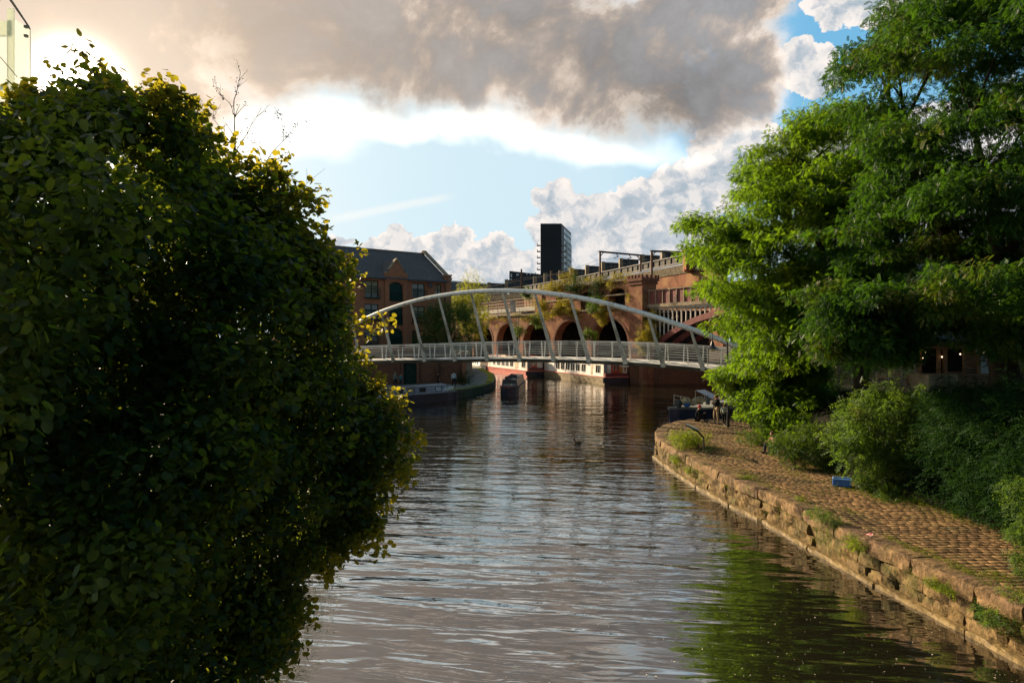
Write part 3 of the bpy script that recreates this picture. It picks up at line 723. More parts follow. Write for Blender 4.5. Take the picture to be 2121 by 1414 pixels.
def wire(a, b, sag, n=10, r=.025):
    pts = [a.lerp(b, i / n) - Vector((0, 0, sag * 4 * (i / n) * (1 - i / n))) for i in range(n + 1)]; mb.tube(pts, r, 4, False)
wire(P(1450, 510, 100), P(1243, 536, 118), .5); wire(P(1243, 536, 118), P(1080, 575, 150), .8); wire(P(1080, 575, 150), P(960, 596, 190), .8)
wire(P(1243, 546, 118), P(1080, 580, 150), .3); wire(P(1080, 580, 150), P(960, 600, 190), .3); wire(P(1327, 538, 124), P(1142, 572, 140), .4); wire(P(1450, 519, 105), P(1327, 538, 124), .3)
mb.build('overhead_wires', IRON, label='thin overhead railway wires strung between the masts above the viaduct', cat='wires')
for (x, y0, y1, Y, r, lab) in ((1232, 570, 614, 104, .13, 'pale lamp post on the ledge above the right arches'), (1011, 604, 682, 120, .11, 'slim grey pole in front of the leftmost arch')):
    g = thing('lamp_post', lab, 'lamp post', tuple(P(x, y1, Y)))
    mb = MB(); mb.tube([P(x, y1, Y), P(x, (y0 + y1) / 2, Y), P(x, y0, Y)], [r * 1.2, r, r * .7], 8); mb.build('pole', IRONP, g)
    mb = MB(); mb.box(P(x, y0, Y) + Vector((.1, -.25, .1)), (.3, .8, .16), taper=.7); mb.build('lamp_head', IRON, g)
# ------------------------------------------------ tower and low block on the skyline
TD = surf('tower_cladding', (0.028, 0.032, 0.038), (0.04, 0.045, 0.052), 0.05, 0.55)
TL = surf('tower_pale', (0.42, 0.44, 0.44), (0.58, 0.6, 0.6), 0.2, 0.5)
to = thing('tower_block', 'tall black residential tower with pale balconied side on the skyline', 'tower', tuple(P(1142, 600, 400)))
A_, B_ = P(1119.5, 463, 400), P(1163, 463, 400); C_ = P(1183, 473, 436); zt = A_.z
mb = MB(); D_ = A_ + (C_ - B_); mb.prism([(A_.x, A_.y), (B_.x, B_.y), (C_.x, C_.y), (D_.x, D_.y)], 0, zt); mb.build('wall', TD, to)
mb = MB(); mg = MB(); mt = MB()
dd = Vector((C_.x - B_.x, C_.y - B_.y, 0)); n_ = Vector((dd.y, -dd.x, 0)).normalized()
for k in range(17):
    z = zt - 12.5 - k * 3.55
    if z < 5: break
    mt = MB(); mt.box(Vector((A_.x - 1, A_.y + 3, z)), (2.0, 3, .4)); mt.box(Vector((A_.x - 1.7, A_.y + 3, z + .7)), (.3, 3, 1.0)); mt.build('rear_balcony', TD, to)
    mb = MB(); mb.box(Vector((B_.x, B_.y, z)) + dd * .08 + n_ * .9, (3.6, 3.6, .35)); mb.box(Vector((B_.x, B_.y, z + .7)) + dd * .08 + n_ * 2.3, (.6, 4.6, 1.0)); mb.build('balcony', TL, to)
mb = MB()
for j in range(6):
    mg = MB()
    for k in range(20):
        z = zt - 4 - k * 3.55; f0 = .22 + j * .13
        if z > 4: q = Vector((B_.x, B_.y, z)) + dd * f0 + n_ * .05; q2 = q + dd * .075; mg.slab([q, q2, q2 + Vector((0, 0, 2.5)), q + Vector((0, 0, 2.5))], n_, .12)
    mg.build('window_column', MATS.get('tower_glass') or glassmat('tower_glass', (.10, .12, .14), .15), to)
    q = Vector((B_.x, B_.y, 0)) + dd * (.305 + j * .13); mb.slab([q, q + dd * .035, q + dd * .035 + Vector((0, 0, zt - 8)), q + Vector((0, 0, zt - 8))], n_, .35)
mb.build('facade_fins', TL, to)
lb = thing('low_dark_block', 'low dark office block left of the black tower', 'building', tuple(P(1088, 600, 380)))
mb = MB(); a, b = P(1055, 561, 380), P(1121, 555, 400); mb.prism([(a.x, a.y), (b.x, b.y), (b.x + 3, b.y + 40), (a.x, a.y + 40)], 0, a.z); mb.build('wall', TD, lb)
mb = MB()
LIT = newmat('bright_window')[0]; LIT.node_tree.nodes['Principled BSDF'].inputs['Base Color'].default_value = (.6, .65, .66, 1)
for (x, y, w, h) in ((1057.5, 567, 3, 7), (1069, 567, 6, 4), (1090, 566, 3, 3), (1097, 566, 3, 3), (1107, 565, 4, 3), (1057.5, 577, 3, 4)):
    mb = MB(); q = P(x, y, 380 + (x - 1055) / 66 * 20 - .4); mb.box(q + Vector((w * .13, 0, -h * .13)), (w * .27, .3, h * .27)); mb.build('window', LIT, lb)
fl = thing('far_warehouse', 'long low pale roofed building on the skyline behind the birch', 'building', tuple(P(975, 600, 260)))
mb = MB(); a, b = P(925, 583, 250), P(1050, 584, 275); mb.prism([(a.x, a.y), (b.x, b.y), (b.x, b.y + 25), (a.x, a.y + 25)], 0, a.z); mb.build('wall', surf('far_cladding', (.12, .13, .13), (.17, .17, .165), .3, .7), fl)
mb = MB(); mb.slab([Vector((a.x - 1, a.y - 1, a.z)), Vector((b.x + 1, b.y - 1, a.z)), Vector((b.x + 1, b.y + 26, a.z + .6)), Vector((a.x - 1, a.y + 26, a.z + .6))], (0, 0, 1), .5); mb.build('roof', TL, fl)
# ------------------------------------------------ brick apartment house on the left
hD = Vector((-.80, -.60, 0)); hN = Vector((.60, -.80, 0)); hC = Vector((-8.4, 89.0, 0)); HLEN = 18.5
def hp(s, z, o=0.0): return hC + hD * s + hN * o + Vector((0, 0, z))
hs = thing('brick_house', 'red brick canalside apartment building with slate roof and green windows', 'building', tuple(hp(HLEN / 2, 0)))
def hx(px):                                            # along-facade distance of a photo column
    u = (px - HX) / F; return (hC.x - u * hC.y) / (u * hD.y * 1.0 - hD.x) if abs(u * hD.y - hD.x) > 1e-6 else 0
EZ = 13.45
wins = []                                              # s0, s1, z0, z1, arched
rows = [(584, 617, 'b'), (630, 664, 'b'), (680, 712, 'b')]
def zat(px, y): s = hx(px); Y = hC.y + hD.y * s; return H - (y - HY) / F * Y
for (xa, xb, ya, yb) in ((755.5, 784, 581, 617.5), (755.5, 784, 629.5, 663), (755, 784, 684, 715), (853.5, 880, 587, 620), (853.5, 880, 634, 668), (853.5, 880, 684, 715)):
    wins.append((hx(xb), hx(xa), zat((xa + xb) / 2, yb), zat((xa + xb) / 2, ya), 0))
for (xa, xb, ya, yb) in ((716, 731, 578, 599), (716, 731, 629, 650), (901, 914, 589, 610), (901, 914, 637, 658)):
    wins.append((hx(xb), hx(xa), zat((xa + xb) / 2, yb), zat((xa + xb) / 2, ya), 1))
for (xa, xb, ya, yb) in ((805, 834, 584, 624), (805, 834, 632, 673), (805, 834, 680, 716)):
    wins.append((hx(xb), hx(xa), zat((xa + xb) / 2, yb), zat((xa + xb) / 2, ya), 2))
for k_, (a_, b_) in enumerate(((677, 691), (640, 664))):
    for ya, yb in ((576, 612), (626, 660)): wins.append((hx(b_), hx(a_), zat(680, yb), zat(680, ya), 0))
# wall built as a grid with holes
ss = sorted({0.0, HLEN} | {w[0] for w in wins} | {w[1] for w in wins}); zz = sorted({4.0, EZ} | {w[2] for w in wins} | {w[3] for w in wins})
ss = [s for s in ss if 0 <= s <= HLEN + .01]
mb = MB()
for i in range(len(ss) - 1):
    for j in range(len(zz) - 1):
        sc_, zc = (ss[i] + ss[i + 1]) / 2, (zz[j] + zz[j + 1]) / 2
        if zc > EZ or zc < 4 or any(w[0] < sc_ < w[1] and w[2] < zc < w[3] for w in wins): continue
        mb.add([hp(ss[i], zz[j]), hp(ss[i + 1], zz[j]), hp(ss[i + 1], zz[j + 1]), hp(ss[i], zz[j + 1])], [(0, 1, 2, 3)])
for (a, b, z0, z1, k) in wins:
    for q in ([(a, z0), (b, z0)], [(b, z0), (b, z1)], [(b, z1), (a, z1)], [(a, z1), (a, z0)]):
        mb.add([hp(*q[0]), hp(*q[1]), hp(q[1][0], q[1][1], -.25), hp(q[0][0], q[0][1], -.25)], [(0, 1, 2, 3)])
    if k == 2:                                          # segmental head
        for g in range(8):
            sa, sb = a + (b - a) * g / 8, a + (b - a) * (g + 1) / 8
            def arcz(s): x = (s - (a + b) / 2) / ((b - a) / 2); return z1 - .42 * x * x
            mb.add([hp(sa, arcz(sa), .002), hp(sb, arcz(sb), .002), hp(sb, z1 + .01, .002), hp(sa, z1 + .01, .002)], [(0, 1, 2, 3)])
# gable ends and back
rg = 6.5; RZ = 17.7
for s in (0, HLEN):
    mb.add([hp(s, 0, 0), hp(s, 0, -13), hp(s, EZ, -13), hp(s, RZ, -rg), hp(s, EZ, 0)], [(0, 1, 2, 3, 4)])
mb.add([hp(0, 0, -13), hp(HLEN, 0, -13), hp(HLEN, EZ, -13), hp(0, EZ, -13)], [(0, 1, 2, 3)])
mb.add([hp(0, 0), hp(HLEN, 0), hp(HLEN, 4.0), hp(0, 4.0)], [(0, 1, 2, 3)])
# corner pier, gablet over the bay
def hbox(mb, s0, s1, o0, o1, z0, z1):
    pts = [hp(s0, z0, o0), hp(s1, z0, o0), hp(s1, z0, o1), hp(s0, z0, o1)]
    mb.add(pts + [q + Vector((0, 0, z1 - z0)) for q in pts], [(3, 2, 1, 0), (4, 5, 6, 7), (0, 1, 5, 4), (1, 2, 6, 5), (2, 3, 7, 6), (3, 0, 4, 7)])
hbox(mb, -.45, .35, .18, -.5, 0, 14.3)
cg0, cg1 = hx(843), hx(797); gm = (cg0 + cg1) / 2
gpts = [(cg0, EZ - .3), (cg1, EZ - .3), (cg1, EZ + .75), (cg1 - .25, EZ + .95), (gm + .9, EZ + 1.2), (gm, EZ + 2.5), (gm - .9, EZ + 1.2), (cg0 + .25, EZ + .95), (cg0, EZ + .75)]
mb.slab([hp(s, z, .16) for s, z in gpts], -hN, .5)
for s in (cg0, cg1 - .55): hbox(mb, s, s + .55, .15, .003, 4, EZ - .3)
mb.build('wall', BR_H, hs)
mb = MB()
mb.slab([hp(-.1, EZ + .05, .35), hp(HLEN + .1, EZ + .05, .35), hp(HLEN + .1, RZ + .05, -rg), hp(-.1, RZ + .05, -rg)], (0, 0, 1), .12)
mb.slab([hp(-.1, EZ + .05, -13.3), hp(HLEN + .1, EZ + .05, -13.3), hp(HLEN + .1, RZ + .05, -rg), hp(-.1, RZ + .05, -rg)], (0, 0, 1), .12)
for sgn in (-1, 1): mb.slab([hp(gm, EZ + 2.45, .2), hp(gm + sgn * 1.35, EZ + .75, .2), hp(gm + sgn * 1.35, EZ + .75, -1.2), hp(gm, EZ + 2.45, -4.0)], (0, 0, 1), .1)
rf = mb.build('roof', SLATE, hs)
mb = MB()
for s in (-.25, HLEN + .0):
    mb.slab([hp(s - .25, EZ + .35, .35), hp(s + .3, EZ + .35, .35), hp(s + .3, RZ + .4, -rg), hp(s - .25, RZ + .4, -rg)], (0, 0, 1), .25)
    mb.slab([hp(s - .25, EZ + .35, -13.3), hp(s + .3, EZ + .35, -13.3), hp(s + .3, RZ + .4, -rg), hp(s - .25, RZ + .4, -rg)], (0, 0, 1), .25)
mb.bar(hp(0, RZ + .2, -rg), hp(HLEN, RZ + .2, -rg), .25, .15)
hbox(mb, -.55, .45, .28, -.6, 14.31, 14.5)
for sgn in (-1, 1): mb.bar(hp(gm, EZ + 2.6, .0), hp(gm + sgn * 1.0, EZ + 1.2, .0), .5, .14); 
for s in (cg0, cg1 - .3): hbox(mb, s, s + .3, .22, -.4, EZ + .76, EZ + .9)
mb.build('coping', STONE, rf)
mb = MB(); mb.bar(hp(cg1, EZ - .02, .4), hp(HLEN, EZ - .02, .4), .14, .14); mb.bar(hp(.35, EZ - .02, .4), hp(cg0, EZ - .02, .4), .14, .14)
mb.tube([hp(.6, EZ - .1, .3), hp(.6, 4.2, .12)], .05, 6); mb.build('gutter', IRON, hs)
for i, (a, b, z0, z1, k) in enumerate(wins):
    if b > HLEN or a < 0: continue
    nm = 'balcony_door' if k in (0, 2) else 'window'
    w = MB(); 
    hbox(w, a, a + .08, -.12, -.2, z0, z1); hbox(w, b - .08, b, -.12, -.2, z0, z1); hbox(w, a + .08, b - .08, -.12, -.2, z1 - .09, z1); hbox(w, a + .08, b - .08, -.12, -.2, z0, z0 + .12)
    m_ = (a + b) / 2; hbox(w, m_ - .05, m_ + .05, -.11, -.21, z0 + .12, z1 - .09)
    if k != 2: hbox(w, a + .08, b - .08, -.115, -.205, z1 - .75, z1 - .66)
    if k == 2: hbox(w, a + .1, m_ - .06, -.14, -.19, z0 + .1, z1 - .1); hbox(w, m_ + .06, b - .1, -.14, -.19, z0 + .1, z1 - .1)
    wo = w.build(nm, GREEN, hs)
    if k != 2: g_ = MB(); hbox(g_, a + .05, b - .05, -.16, -.18, z0 + .05, z1 - .05); g_.build('pane', GLASS, wo)
    if k != 2 and i % 2 == 0: g_ = MB(); f_ = .45 if i % 4 else 1; hbox(g_, a + .1, a + (b - a) * .46 if f_ < 1 else b - .1, -.135, -.155, z1 - .62 if f_ < 1 else z0 + (z1 - z0) * .3, z1 - .1); g_.build('reflection_panel', PANE_SHINE, wo)  # pale panels that paint reflections onto the panes
    if k == 0 or k == 2:
        r = MB(); o = .42 if k == 0 else .12
        e = .12 if k == 0 else -.08; top = z0 + 1.1
        hbox(r, a - e, b + e, o, o - .06, top, top + .06); hbox(r, a - e, b + e, o, o - .05, z0 + .02, z0 + .08)
        for s in np.arange(a - e, b + e, .13): hbox(r, s, s + .03, o - .01, o - .04, z0 + .08, top)
        if k == 0: hbox(r, a - e, b + e, .40, .02, z0 - .06, z0 + .01)
        r.build('balcony_rail', GREEN, wo)
# bright reflections come from the pale panels added above; satellite dishes
for (x, y, lab) in ((749, 588, 'black satellite dish left of the upper left balcony'), (888, 592, 'black satellite dish right of the upper right balcony'), (888, 640, 'black satellite dish below the other one on the right')):
    s = hx(x); q = hp(s, zat(x, y), .0); g = thing('satellite_dish', lab, 'satellite dish', tuple(q), 'satellite dishes on the brick house')
    Mx = Vector((.75, -.62, .25)).to_track_quat('Z', 'Y').to_matrix().to_4x4()
    mb = MB(); mb.lathe(q + hN * .32, [(.02, 0), (.2, .02), (.38, .09), (.38, .12), (.2, .05), (.02, .03)], 14, Mx.to_3x3()); mb.build('dish', IRON, g)
    mb = MB(); mb.tube([q, q + hN * .2 + Vector((0, 0, -.1)), q + hN * .32], .025, 6); mb.tube([q + hN * .32 + Vector((0, 0, -.3)), q + hN * .8], .015, 5); mb.build('bracket', IRON, g)
# retaining wall below the house, with dark openings
rw = thing('retaining_wall', 'dark brick retaining wall with pilasters under the apartment building', 'wall', (-12, 79, 0.8))
mb = MB(); W0 = Vector((-30, 77, 0)); W1 = Vector((-5.9, 80.5, 0)); wd = (W1 - W0).normalized(); wn = Vector((wd.y, -wd.x, 0)); WL = (W1 - W0).length
def wbox(mb, s0, s1, o0, o1, z0, z1):
    pts = [W0 + wd * s + wn * o + Vector((0, 0, z0)) for s, o in ((s0, o0), (s1, o0), (s1, o1), (s0, o1))]
    mb.add(pts + [q + Vector((0, 0, z1 - z0)) for q in pts], [(3, 2, 1, 0), (4, 5, 6, 7), (0, 1, 5, 4), (1, 2, 6, 5), (2, 3, 7, 6), (3, 0, 4, 7)])
WS = lambda px: WL - (957 - px) / F * 79.5
wbox(mb, 0, WS(836), 0, -.6, .7, 4.1); wbox(mb, WS(866), WL, 0, -.6, .7, 4.1); wbox(mb, WS(836), WS(866), 0, -.6, 3.3, 4.1)
for x in (829, 836, 868, 908): wbox(mb, WS(x) - .3, WS(x) + .0, .25, .004, .7, 4.1)
mb.build('brick_face', BR_D, rw)
mb = MB(); wbox(mb, 0, WL, .15, -.8, 4.11, 4.35); mb.build('coping', STONE, rw)
mb = MB(); wbox(mb, WL, WL + .5, .3, -1.5, .7, 4.6); mb.build('end_pier', BR_H, rw)
mb = MB(); wbox(mb, WS(836), WS(866), -.45, -.55, .7, 3.28); mb.build('recess', GREEN, rw)
mb = MB(); mb.prism([(W1.x, W1.y + .8), (W0.x, W0.y + .8), (-60, 77), (-60, 130), (-9.6, 130), (-6.4, 110)], .85, 4.1); mb.build('house_terrace', PAVE, kind='structure')
# parked car colours glimpsed under the deck are planters and bins
bx = thing('planter', 'long dark planter box on the terrace above the retaining wall', 'planter', tuple(W0 + wd * (WS(920)) + Vector((0, .5, 4.36))))
mb = MB(); q = W0 + wd * WS(905) + Vector((0, .4, 4.36)); mb.box(q + Vector((0, 0, .25)), (2.4, .5, .5), taper=1.08); mb.box(q + Vector((0, 0, .53)), (2.7, .64, .06)); mb.build('box', IRON, bx)
# ------------------------------------------------ glass building in the upper left corner
gb = thing('glass_building', 'pale glass fronted building corner with overhanging roof edge, upper left', 'building', (-16, 18, 0))
Yg = 14.0
PALE, t, b, out = newmat('pale_frame'); b.inputs['Base Color'].default_value = (.78, .82, .72, 1); b.inputs['Roughness'].default_value = .5; trl = t.node('ShaderNodeBsdfTranslucent', {'Color': (.9, .93, .82, 1)}); m1 = t.node('ShaderNodeMixShader', {0: .5}); t.l.new(b.outputs[0], m1.inputs[1]); t.l.new(trl.outputs[0], m1.inputs[2]); t.l.new(m1.outputs[0], out.inputs[0])  # frame and panes made pale and translucent to stand in for sun flare
gm_, t, b, out = newmat('pale_glass'); b.inputs['Base Color'].default_value = (.8, .86, .8, 1); b.inputs['Roughness'].default_value = .15
tr = t.node('ShaderNodeBsdfTransparent'); trl = t.node('ShaderNodeBsdfTranslucent', {'Color': (.93, .95, .9, 1)}); m1 = t.node('ShaderNodeMixShader', {0: .5}); m2 = t.node('ShaderNodeMixShader', {0: .35})
t.l.new(tr.outputs[0], m1.inputs[1]); t.l.new(trl.outputs[0], m1.inputs[2]); t.l.new(m1.outputs[0], m2.inputs[1]); t.l.new(b.outputs[0], m2.inputs[2]); t.l.new(m2.outputs[0], out.inputs[0])
ex = P(62, 60, Yg)
mb = MB(); mb.slab([P(30, 230, Yg), P(62, 230, Yg), P(62, 60, Yg), P(30, 40, Yg)], (0, 1, 0), .03)
mb.slab([P(-60, 230, Yg), P(15, 230, Yg), P(15, 74, Yg), P(-60, 74, Yg)], (0, 1, 0), .03); mb.build('glass_pane', gm_, gb)
mb = MB(); mb.box(P(22.5, 150, Yg), (15 / F * Yg, .02, 2.6)); mb.bar(P(-60, 183, Yg - .02), P(15, 183, Yg - .02), .1, .06); mb.box(P(-25, 60, Yg + .03), (1.0, .02, .32)); mb.build('frame', PALE, gb)
mb = MB(); mb.slab([P(62, 60, Yg - .02), P(62, 63, Yg - .02), P(-20, -60, Yg - 1.8), P(-20, -64, Yg - 1.8)], (0, 0, 1), .04); mb.tube([P(62, 60, Yg), P(20, 0, Yg - .9), P(-20, -60, Yg - 1.8)], .012, 6)
mb.tube([P(62.5, 60, Yg), P(63, 230, Yg)], .006, 5); mb.tube([P(0, 118, Yg - .3), P(36, 160, Yg - .05)], .008, 5)
for (x, y) in ((54, 56), (54, 75)): mb.box(P(x, y, Yg - .05), (.06, .06, .05))
mb.build('roof_edge', IRONP, gb)
mb = MB(); mb.prism([(-30, 14.3), (ex.x - .1, 14.3), (ex.x - .1, 15), (-30, 15)], .8, 4.2); mb.build('base_wall', PALE, gb)
# ------------------------------------------------ right side: lodge, railing, far building
bb = thing('brick_warehouse', 'tall brick warehouse in shade behind the right hand trees', 'building', (48, 66, 3))
mb = MB(); mb.prism([(29, 66), (34, 60), (90, 52), (90, 90), (40, 90)], 0, 14.2); mb.build('wall', BR_D, bb)
mb = MB(); mb.prism([(28.6, 66), (33.8, 59.6), (90, 51.6), (90, 52.3), (34.3, 60.4), (29.4, 66)], 14.21, 14.6); mb.build('parapet', STONE, bb)
mb = MB()
for i in range(12):
    for z in (5, 8, 11): q = Vector((36 + i * 3.6, 60 - (36 + i * 3.6 - 34) * 8 / 56, z)); mb = MB(); mb.box(q + Vector((0, 0, .8)), (1.3, .3, 1.7)); mb.build('window', GLASS, bb)
WOOD = surf('timber', (0.20, 0.115, 0.06), (0.34, 0.20, 0.11), 2.5, 0.8, 0.01, stretch=(1, 1, 9), c3=(0.12, 0.08, 0.05))
lg = thing('timber_lodge', 'timber boarded lodge with posts and veranda rail beneath the big tree', 'building', tuple(P(2000, 800, 29)))
Yl = 29.0
mb = MB()
for k in range(9): a = P(1999, 768 - k * 6.2, Yl + 1.4); b = P(2030, 768 - k * 6.2, Yl + 1.4); mb.box((a + b) / 2, (b.x - a.x, .05, .118))
for k in range(9): a = P(2055, 768 - k * 6.2, Yl + 1.4); b = P(2110, 768 - k * 6.2, Yl + 1.4); mb.box((a + b) / 2, (b.x - a.x, .05, .118))
mb.build('boarded_wall', WOOD, lg)
mb = MB()
for x, w in ((1906, .09), (1944, .12), (1957, .14), (1997, .1), (2027, .1), (2110, .1)): mb.bar(P(x, 775, Yl), P(x, 700, Yl), w)
mb.bar(P(1895, 720, Yl), P(2120, 716, Yl), .16, .12); mb.build('post', WOOD, lg)
mb = MB(); mb.bar(P(1955, 775, Yl - .1), P(2075, 776, Yl - .1), .25, .09); mb.bar(P(1960, 771, Yl - .1), P(2020, 770, Yl - .1), .05, .05); mb.box(P(2010, 790, Yl + .6), (4.6, 1.6, .5)); mb.build('veranda', WOOD, lg)
mb = MB(); mb.box(P(1932, 795, Yl), (1.2, 1.4, .85)); mb.build('base', surf('render', (.34, .26, .18), (.46, .36, .25), 2, .9, .01), lg)
mb = MB(); mb.box(P(2042, 757, Yl + 1.3), (.5, .1, .9)); mb.build('pale_panel', TL, lg)
mb = MB(); mb.slab([P(1890, 714, Yl - .8), P(2140, 708, Yl - .8), P(2140, 690, Yl + 4), P(1900, 694, Yl + 4)], (0, 0, 1), .15); mb.build('roof', SLATE, lg)
mb = MB(); mb.box(P(2005, 745, Yl + 4.2), (5, .2, 3.4)); mb.build('back_wall', BLACK, lg)
for x, y in ((1912, 741.5), (1951, 740), (1916, 729), (1989, 733), (1879, 739)):
    pass
BULB, t, b, out = newmat('lit_bulb'); b.inputs['Emission Color'].default_value = (1, .72, .4, 1); b.inputs['Emission Strength'].default_value = 3
mb = MB(); pts = [P(1875, 722, Yl - .2), P(1912, 726, Yl - .2), P(1951, 724, Yl - .2), P(1990, 722, Yl - .2), P(2030, 724, Yl - .2)]
st = thing('string_lights', 'string of small lit round bulbs hung under the lodge eaves', 'string lights', tuple(pts[0]))
mb.tube(pts, .008, 4); mb.build('cable', IRON, st)
for x, y in ((1912, 741), (1951, 739), (1916, 729), (1989, 733), (1879, 739)): mb = MB(); mb.ball(P(x, y, Yl - .2), .026, 8, 5); mb.build('bulb', BULB, st, smooth=True)
rl = thing('terrace_railing', 'pale metal terrace railing behind the tree trunk, beside the lodge', 'railing', tuple(P(1820, 790, 32)))
mb = MB()
for y in (758, 762.5, 767, 771.5, 776, 780.5): mb.bar(P(1735, y, 33), P(1905, y + 4, 31), .035, .035)
mb.build('rails', WHITE, rl)
mb = MB()
for x in np.arange(1738, 1906, 26): mb.bar(P(x, 756, 33 - (x - 1735) / 85), P(x, 792, 33 - (x - 1735) / 85), .06)
mb.build('posts', WHITE, rl)
# ================================================================ FOOTBRIDGE

def painted():
    m, t, b, out = newmat('bridge_paint')
    co = t.node('ShaderNodeTexCoord').outputs['Object']
    n = t.noise(co, 2.8, 9, 0.72, 0.5); n2 = t.noise(t.v('MULTIPLY', co, (1, 1, 3)), 5.0, 6, 0.7)
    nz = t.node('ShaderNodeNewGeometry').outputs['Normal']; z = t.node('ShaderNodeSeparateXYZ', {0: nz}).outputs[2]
    low = t.step(z, 0.0, -0.85, 0.0, 0.75)            # darker in patches on sides that face down
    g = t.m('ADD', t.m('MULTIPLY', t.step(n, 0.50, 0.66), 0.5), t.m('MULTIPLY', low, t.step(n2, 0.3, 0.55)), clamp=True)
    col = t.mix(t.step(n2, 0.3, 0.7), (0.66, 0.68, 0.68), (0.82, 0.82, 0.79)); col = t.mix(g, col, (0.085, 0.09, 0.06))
    t.l.new(col, b.inputs['Base Color']); b.inputs['Roughness'].default_value = 0.42
    return m
PAINT = painted()
HANG = surf('hanger_steel', (0.36, 0.36, 0.32), (0.52, 0.50, 0.43), 2.0, 0.45, c3=(0.15, 0.15, 0.11), spec=0.6)
RAILM = surf('rail_steel', (0.62, 0.62, 0.58), (0.76, 0.74, 0.68), 3.0, 0.4, metal=0.2, c3=(0.26, 0.25, 0.22))
CONC = surf('bridge_fascia', (0.60, 0.56, 0.50), (0.78, 0.73, 0.65), 1.3, 0.7, 0.004, c3=(0.20, 0.17, 0.12), stretch=(1, 1, 2.5), detail=9)
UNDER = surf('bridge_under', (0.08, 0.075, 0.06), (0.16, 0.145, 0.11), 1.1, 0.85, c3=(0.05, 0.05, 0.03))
fb = thing('footbridge', 'white steel footbridge with one leaning arch and slanted hangers across the canal', 'footbridge', (0, 54, 0))
def bY(px): return float(np.interp(px, [500, 640, 760, 900, 1082, 1300, 1460, 1600, 1720], [70, 67.5, 64, 60, 54.5, 49.3, 46, 43.6, 42]))
def by(px): return float(np.interp(px, [500, 640, 780, 900, 1000, 1082, 1200, 1300, 1378, 1460, 1600, 1720], [752, 746.5, 742, 740, 738, 737.3, 739.5, 743.5, 748.5, 756, 772, 787]))
pxs = list(range(560, 1701, 20)); near = [P(x, by(x), bY(x)) for x in pxs]
# smooth the polyline
for _ in range(6): near = [near[0]] + [(near[i - 1] + near[i] * 2 + near[i + 1]) / 4 for i in range(1, len(near) - 1)] + [near[-1]]
def bpt(px):
    t_ = max(0, min(len(near) - 1.001, (px - 560) / 20)); i = int(t_); return near[i].lerp(near[i + 1], t_ - i)
def bdir(px): d = (bpt(px + 12) - bpt(px - 12)); return d.normalized()
def bside(px): d = bdir(px); return Vector((-d.y, d.x, 0)).normalized()      # away from the viewer
DW = 3.0
mf = MB(); mu = MB(); md = MB()
for a, b in zip(pxs[:-1], pxs[1:]):
    pa, pb, sa, sb = bpt(a), bpt(b), bside(a), bside(b); U = Vector((0, 0, 1))
    la, lb = pa - sa * .36 - U * .17, pb - sb * .36 - U * .17
    mf.add([pa, pb, lb, la, lb - U * .03, la - U * .03, pb + sb * .12 - U * .3, pa + sa * .12 - U * .3, pa + sa * .12, pb + sb * .12], [(0, 1, 2, 3), (3, 2, 4, 5), (5, 4, 6, 7), (0, 8, 9, 1)])
    qa, qb = pa - sa * .30 - U * .215, pb - sb * .30 - U * .215
    mu.add([qa, qb, qb + sb * .5 - U * .26, qa + sa * .5 - U * .26, qb + sb * 2.9 - U * .24, qa + sa * 2.9 - U * .24, qb + sb * (DW + .3) - U * .1, qa + sa * (DW + .3) - U * .1], [(0, 1, 2, 3), (3, 2, 4, 5), (5, 4, 6, 7), (7, 6, 1, 0)])
    md.add([pa + sa * .12 - U * .06, pb + sb * .12 - U * .06, pb + sb * DW - U * .06, pa + sa * DW - U * .06, pa + sa * .12 - U * .3, pb + sb * .12 - U * .3, pb + sb * DW - U * .3, pa + sa * DW - U * .3], [(0, 1, 2, 3), (7, 6, 5, 4), (3, 2, 6, 7)])
mf.build('fascia', CONC, fb); mu.build('underside', UNDER, fb); md.build('deck', CONC, fb)
for side, inset in ((0, .06), (1, DW - .08)):
    mr = MB(); ms = MB()
    def q(px, h): s = bside(px); lean = -.10 if side == 0 else .10; return bpt(px) + s * (inset + lean * h) + Vector((0, 0, h))
    for h in (.2, .38, .56, .74, .92): 
        for a, b in zip(pxs[:-1], pxs[1:]): mr.bar(q(a, h), q(b, h), .024, .024)
    for a, b in zip(pxs[:-1], pxs[1:]): mr.bar(q(a, 1.2), q(b, 1.2), .05, .045); mr.bar(q(a, 1.06), q(b, 1.06), .03, .03)
    hg = [752, 820, 885, 948, 1015, 1082, 1152, 1225, 1300, 1378, 1460, 1545, 1630]
    x = []
    for a, b in zip(hg[:-1], hg[1:]): x += [a, (a + b) / 2]
    for px in [560, 600, 640, 700] + x + [1630, 1690]: ms.bar(q(px + 6, -.05), q(px + 6, 1.19), .05, .10)
    mr.build('railing', RAILM, fb); ms.build('railing_posts', RAILM, fb)
# arch tube: leans out over the viewer's side
apx = [(560, 775), (620, 733), (680, 698), (740, 668), (790, 645.5), (850, 625.5), (908, 613), (975, 604.5), (1040, 602), (1107, 605), (1180, 613.5), (1258, 629), (1342, 652), (1430, 681), (1490, 703), (1560, 731), (1640, 768)]
apts = []
for (x, y) in apx:
    hgt = max(0, (by(x + 30) - y)) / F * bY(x); Y = bY(x + 38) - hgt * .42 + .3; apts.append(P(x, y, Y))
def catm(pts, n=5):
    o = []
    for i in range(len(pts) - 1):
        p0, p1, p2, p3 = pts[max(i - 1, 0)], pts[i], pts[i + 1], pts[min(i + 2, len(pts) - 1)]
        for k in range(n):
            u = k / n; o.append(.5 * ((2 * p1) + (p2 - p0) * u + (2 * p0 - 5 * p1 + 4 * p2 - p3) * u * u + (3 * p1 - p0 - 3 * p2 + p3) * u ** 3))
    return o + [pts[-1]]
ac = catm(apts, 6)
